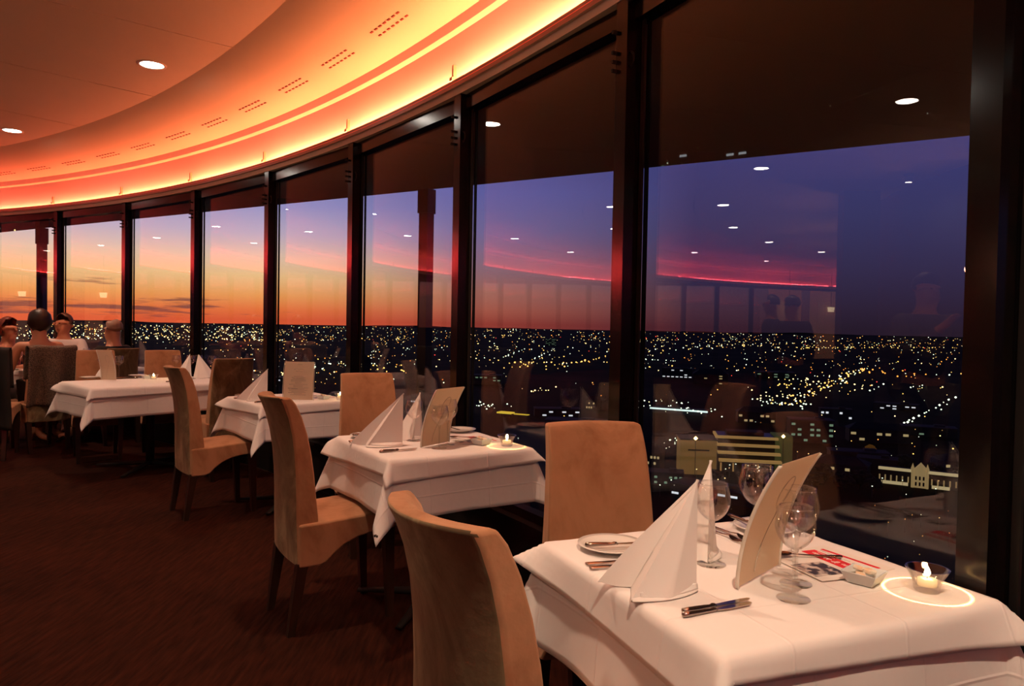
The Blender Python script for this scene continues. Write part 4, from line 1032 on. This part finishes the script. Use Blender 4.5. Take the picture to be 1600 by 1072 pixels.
def glowlamp(p, power):
    d = bpy.data.lights.new('candle_glow', 'POINT'); d.energy = power; d.shadow_soft_size = .006; d.color = (1, .60, .26)
    o = bpy.data.objects.new('candle_glow', d); COL.objects.link(o); o.location = (p.x, p.y, ZT+.075)
for p, w in ((T1(.256, -.255), 1), (T2(.256, -.255), 1), (T3(.256, -.255), 1), (P4(240, 593), 1)):
    ringlamp(p, 13.0); glowlamp(p, .07)

# ------------------------------------------------------------------ people
def skin(name, verts, edges, m, parent, sub=2, root=0):
    me = bpy.data.meshes.new(name); me.from_pydata([v[:3] for v in verts], edges, [])
    bm = bmesh.new(); bm.from_mesh(me); ly = bm.verts.layers.skin.verify(); bm.verts.ensure_lookup_table()
    for i, v in enumerate(verts):
        r = v[3]; bm.verts[i][ly].radius = (r if isinstance(r, tuple) else (r, r)); bm.verts[i][ly].use_root = (i == root)
    bm.to_mesh(me); bm.free(); me.materials.append(m)
    o = link(name, me, parent); s = o.modifiers.new('skin', 'SKIN'); s.use_smooth_shade = True; s.branch_smoothing = .5
    u = o.modifiers.new('sub', 'SUBSURF'); u.levels = sub; u.render_levels = sub
    return o
SKIN = mat('skin_warm', (.50, .20, .11), .5, noise=(9, (.44, .16, .08), .3, .7)); SKINP = mat('skin_pale', (.58, .28, .17), .5)
def blob(name, c, r, m, parent, sc=(1, 1, 1), cut=None, amp=0, sub=3):
    bm = bmesh.new(); bmesh.ops.create_icosphere(bm, subdivisions=sub, radius=1)
    rr = random.Random(5)
    for v in bm.verts:
        k = 1+amp*(sin(v.co.x*9)*sin(v.co.y*8+1)*sin(v.co.z*7)); v.co = Vector((v.co.x*r*sc[0]*k+c[0], v.co.y*r*sc[1]*k+c[1], v.co.z*r*sc[2]*k+c[2]))
    if cut:
        for v in [v for v in bm.verts if cut(v.co)]: bm.verts.remove(v)
    me = bpy.data.meshes.new(name); bm.to_mesh(me); bm.free(); me.materials.append(m)
    for p in me.polygons: p.use_smooth = True
    o = link(name, me, parent); s = o.modifiers.new('thick', 'SOLIDIFY'); s.thickness = .006
    return o
def person(x, y, yaw, label, cloth_m, hair_m, hair='short', seated=True, skin_m=SKIN, sleeves=True, head_turn=0.0, lean=.0, scale=1.0, low=None, arms='table', skirt=False, trousers=None):
    """continuous skinned body in local axes: +y is the way it faces"""
    t = empty('person', (x, y, 0), yaw, label, 'person'); t.scale = (scale,)*3
    ty = lean
    if seated:
        hipz = .55; sh = 1.02; hipy = -.06
    else:
        hipz = .93; sh = 1.42; hipy = 0
    tr = sh-hipz
    V = [(0, hipy, hipz, (.15, .12)), (0, hipy+ty*.4, hipz+tr*.42, (.125, .10)), (0, hipy+ty*.8, hipz+tr*.80, (.145, .105)), (0, hipy+ty, hipz+tr*1.0, (.085, .075)),
         (0, hipy+ty+.005, sh+.055, (.066, .066))]
    E_ = [(0, 1), (1, 2), (2, 3), (3, 4)]
    ht = head_turn; hx, hy = -sin(ht), cos(ht); bx, by = 0, hipy+ty+.015; hz = sh+.165
    def hp(f, s_, z): return (bx+hx*f+hy*s_, by+hy*f-hx*s_, z)
    V += [(*hp(.004, 0, hz-.045), (.078, .088)), (*hp(.0, 0, hz+.025), (.098, .112)), (*hp(-.002, 0, hz+.08), (.078, .09))]; E_ += [(4, 5), (5, 6), (6, 7)]
    n = len(V); V += [(*hp(.078, 0, hz+.004), .012), (*hp(.096, 0, hz-.018), .012)]; E_ += [(6, n), (n, n+1)]             # nose
    n = len(V); V += [(*hp(.056, 0, hz-.078), .030)]; E_ += [(5, n)]                                                     # chin
    for s_ in (-1, 1):
        n = len(V); V += [(*hp(-.005, s_*.084, hz), .016)]; E_ += [(6, n)]                                              # ear
    arm = {}
    for s_ in (-1, 1):
        n = len(V); ey = hipy+ty
        if arms == 'table' and seated: pts = [(s_*.175, ey, sh-.035, .056), (s_*.225, ey+.10, sh-.29, .044), (s_*.14, ey+.34, .80, .030), (s_*.11, ey+.40, .805, (.034, .02))]
        elif arms == 'raise': pts = [(s_*.185, ey, sh-.035, .056), (s_*.25, ey+.08, sh-.30, .044), (s_*.12, ey+.30, sh-.10, .030), (s_*.09, ey+.35, sh-.04, (.03, .02))]
        else: pts = [(s_*.185, ey, sh-.035, .056), (s_*.225, ey-.02, sh-.33, .044), (s_*.22, ey+.05, sh-.58, .030), (s_*.21, ey+.07, sh-.66, (.034, .02))]
        V += pts; E_ += [(2, n), (n, n+1), (n+1, n+2), (n+2, n+3)]; arm[s_] = n
        p2, p3 = Vector(pts[2][:3]), Vector(pts[3][:3]); d = (p3-p2).normalized(); side = Vector((1, 0, 0))
        for k in range(4):
            m = len(V); o_ = side*(k-1.5)*.018; ln = (.060, .072, .068, .052)[k]
            a = p3+o_+d*.03; b = p3+o_+d*ln+Vector((0, 0, -.012)); V += [(*a, .0085), (*b, .007)]; E_ += [(n+3, m), (m, m+1)]
        m = len(V); a = p3-side*s_*.035+d*.005; V += [(*a, .010), (*(a+d*.03-side*s_*.006), .008)]; E_ += [(n+3, m), (m, m+1)]
    legs = {}
    for s_ in (-1, 1):
        n = len(V)
        if seated: pts = [(s_*.095, hipy+.06, hipz-.02, .085), (s_*.12, hipy+.47, .50, .060), (s_*.11, hipy+.45, .10, .038), (s_*.11, hipy+.50, .045, .036), (s_*.115, hipy+.62, .030, .03)]
        else: pts = [(s_*.10, 0, hipz-.08, .085), (s_*.10, .02, .50, .058), (s_*.10, -.01, .10, .040), (s_*.10, .03, .05, .038), (s_*.11, .16, .03, .03)]
        V += pts; E_ += [(0, n), (n, n+1), (n+1, n+2), (n+2, n+3), (n+3, n+4)]; legs[s_] = n
    skin('body', V, E_, skin_m, t)
    # garment: the same torso (and arms) a little wider
    g = .026; GV = []; GE = []
    def grow(r): return tuple(q+g for q in r) if isinstance(r, tuple) else r+g
    for i in (0, 1, 2): GV.append((*V[i][:3], grow(V[i][3])))
    GE += [(0, 1), (1, 2)]
    if sleeves: GV.append((V[3][0], V[3][1], V[3][2]-.01, grow(V[3][3]))); GE.append((2, 3))
    else: GV.append((V[3][0], V[3][1]-.020, V[3][2]-.005, (.095, .085))); GE.append((2, 3))
    for s_ in (-1, 1):
        n = len(GV); a = arm[s_]; GV.append((*V[a][:3], V[a][3]+(g if sleeves else -.012))) if sleeves else GV.append((V[a][0]*.60, V[a][1]-.015, V[a][2]+.0, .072)); GE.append((2, n))
        if sleeves:
            GV += [(*V[a+1][:3], V[a+1][3]+g), (*V[a+2][:3], V[a+2][3]+.010)]; GE += [(n, n+1), (n+1, n+2)]
    skin('jacket' if sleeves else 'dress_top', GV, GE, cloth_m, t)
    LV = [(0, hipy, hipz-.01, (.160, .132))]; LE = []
    for s_ in (-1, 1):
        n = len(LV); a = legs[s_]
        LV += [(*V[a][:3], .1), (*V[a+1][:3], .074), (V[a+2][0], V[a+2][1], V[a+2][2]+.02, .055)]; LE += [(0, n), (n, n+1), (n+1, n+2)]
    skin('trousers' if not skirt else 'skirt', LV, LE, trousers or cloth_m, t)
    c = hp(-.010, 0, hz+.035)
    fx = Vector((hx, hy, 0))
    def front(co):
        r = co-Vector(c); return r.dot(fx) > .028+max(0, r.z)*.5
    if hair == 'short': blob('hair', c, .091, hair_m, t, (1, 1.06, 1.05), lambda co: front(co) or (co.z-c[2]) < -.045)
    elif hair == 'thin': blob('hair', c, .090, hair_m, t, (1, 1.05, 1.02), lambda co: front(co) or (co.z-c[2]) < -.04 or (co.z-c[2] > .07 and (co-Vector(c)).dot(fx) > -.02))
    elif hair == 'bob': blob('hair', (c[0], c[1], c[2]-.01), .104, hair_m, t, (1.0, 1.05, 1.15), lambda co: front(co) or (co.z-c[2]) < -.115, .06)
    elif hair == 'long': blob('hair', (c[0]-hx*.01, c[1]-hy*.01, c[2]-.03), .115, hair_m, t, (1.0, 1.05, 1.35), lambda co: front(co) and True, .06)
    eyem = EYEM
    for s_ in (-1, 1):
        e = hp(.080, s_*.030, hz+.010); mb = MB(); mb.add([(e[0]+p[0]*.010, e[1]+p[1]*.010, e[2]+p[2]*.006) for p in OCT], OF); mb.build('eye', eyem, t)
    mth_ = hp(.080, 0, hz-.050); mb = MB(); mb.add([(mth_[0]+p[0]*.020, mth_[1]+p[1]*.016, mth_[2]+p[2]*.005) for p in OCT], OF); mb.build('mouth', MOUTHM, t)
    return t
EYEM = mat('eye_dark', (.02, .012, .01), .2); MOUTHM = mat('lips', (.35, .07, .05), .5)
BLK = mat('black_cloth', (.008, .007, .007), .85); WSH = mat('white_shirt_cloth', (.72, .62, .58), .85); DRED = mat('dark_red_dress', (.16, .012, .012), .8); OLV = mat('olive_jacket', (.06, .05, .03), .85)
HRED = mat('auburn_hair', (.14, .022, .010), .5); HBLK = mat('dark_brown_hair', (.012, .006, .004), .45); HGRY = mat('grey_hair', (.34, .22, .16), .6); HBRN = mat('brown_hair', (.09, .03, .014), .5)
person(-5.28, 7.86, face(.93, -.1), 'red haired woman in a dark red dress at the far left table, facing right', DRED, HRED, 'bob', skin_m=SKIN, sleeves=False, scale=.97)
person(-4.70, 7.36, face(-.80, .62), 'woman with a dark bob and black sleeveless dress seen from behind at the far table', BLK, HBLK, 'bob', skin_m=SKINP, sleeves=False, scale=1.035)
person(-5.14, 8.52, face(.30, -.9), 'man with reddish face in a white shirt leaning across the far table', WSH, HBRN, 'short', skin_m=SKIN, head_turn=-.6, scale=1.02, lean=.05)
person(-4.22, 7.79, face(-.85, .25), 'grey haired man in a black jacket by the window at the far table, facing left', BLK, HGRY, 'thin', skin_m=SKINP, scale=.98)
# guests standing further round the room, which the panes mirror
person(-5.71, 4.74, face(.2, .9), 'taller person in a dark suit standing far inside, mirrored in the right pane', BLK, HBLK, 'short', False, arms='down')
person(-5.19, 4.32, face(-.6, .8), 'shorter person in dark clothes standing beside the dark suited one, mirrored in the right pane', BLK, HBLK, 'short', False, arms='down', scale=.98)
person(-2.76, 2.55, face(.6, -.7), 'dark haired person in an olive jacket holding up a small camera, mirrored at the right', OLV, HBLK, 'short', False, arms='raise')
person(-3.35, 2.15, face(.7, .7), 'person in a black jacket facing the camera holder, mirrored at the right', BLK, HBLK, 'short', False, arms='down')
t = empty('small_camera', (-2.53, 2.27, 1.40), face(.6, -.7), 'small camera with a glowing screen held up by the person in the olive jacket', 'camera')
mb = MB(); mb.box((0, 0, 0), (.11, .025, .065)); mb.build('body', DARKM, t)
mb = MB(); mb.box((0, -.0135, 0), (.075, .002, .05)); mb.build('screen', emis('camera_screen', (.7, .9, 1), 3, False), t)

# shawl and coat over chair backs
def drape_over(cx, cy, d, w, front, back, m, name, label, cat, seed=0, h=.995, th=.05):
    a = face(*d); o0 = Vector((cx, cy, 0)); mb = MB(); NX, NS = 26, 34
    for i in range(NX+1):
        u = (i/NX-.5)*w
        for j in range(NS+1):
            s = j/NS*(front+back+.08)-back           # negative: down the back
            flare = 1+.10*max(0, -s)
            if s < 0: y = -.315-.006-.045*sin(u*26+seed)*min(1, -s*3)-.02+(.08*min(1, -s/.6)); z = h+.012+s
            elif s < .08: k = s/.08*pi; y = -.29-.045*cos(k); z = h+.012+.02*sin(k)
            else: q = s-.08; y = -.245+.02*sin(u*22+seed)*min(1, q*3)+.06*min(1, q/.5); z = h+.012-q
            mb.v.append((u*flare, y+.035*(u/.18)**2*.6, z-.01*abs(sin(u*9+seed))))
    for i in range(NX):
        for j in range(NS): mb.f.append((i*(NS+1)+j, (i+1)*(NS+1)+j, (i+1)*(NS+1)+j+1, i*(NS+1)+j+1)); mb.mi.append(0); mb.sm.append(True)
    o = mb.build(name, m, None, fix=False, loc=o0, rz=a); o.modifiers.new('thick', 'SOLIDIFY').thickness = .008
    return tag(o, label, cat)
SHW = mat('grey_woven_shawl', (.16, .12, .085), .9, noise=(120, (.06, .045, .035), .45, .55), bump=(150, .5))
drape_over(-4.60, 7.25, (-.80, .60), .42, .30, .56, SHW, 'shawl', 'grey brown woven shawl hanging over the chair back at the far table', 'shawl', 1.0)
drape_over(-4.75, 6.75, (-.35, .94), .46, .35, .72, BLK, 'coat', 'black coat draped over a chair at the far left edge', 'coat', 2.2)
# warm lit screens and lamps around the ring, which the panes mirror
CURT = mat('warm_lit_blind', (.45, .24, .14), .8, emit=((1, .42, .22), .22))
for k, tt in enumerate((-.435, -.545)):
    t = polar(14.86, tt, 0); mb = MB()
    for s in range(9): mb.box(((s-4)*.145, .012*(s % 2), 1.45), (.142, .012, 2.05))
    o = mb.build('blind', CURT, None, loc=t, rz=-tt); tag(o, ['warm lit orange blind drawn across a window, left of two mirrored', 'warm lit orange blind drawn across a window, right of two mirrored'][k], 'blind')
    t = polar(14.70, tt, 1.92); e = empty('hanging_lamp', t, 0, ['small glowing hanging lamp before the left orange blind', 'small glowing hanging lamp before the right orange blind'][k], 'lamp')
    mb = MB(); mb.lathe([(.085, -.07), (.10, .07)], 18, caps=False); mb.build('lamp_shade', emis('lamp_shade_glow', (1, .72, .40), 3.0), e)
    mb = MB(); mb.tube([(0, 0, .09), (0, 0, 1.22)], .006, 6); mb.tube([(-.10, 0, .07), (.10, 0, .07)], .004, 5); mb.build('cord', DARKM, e)
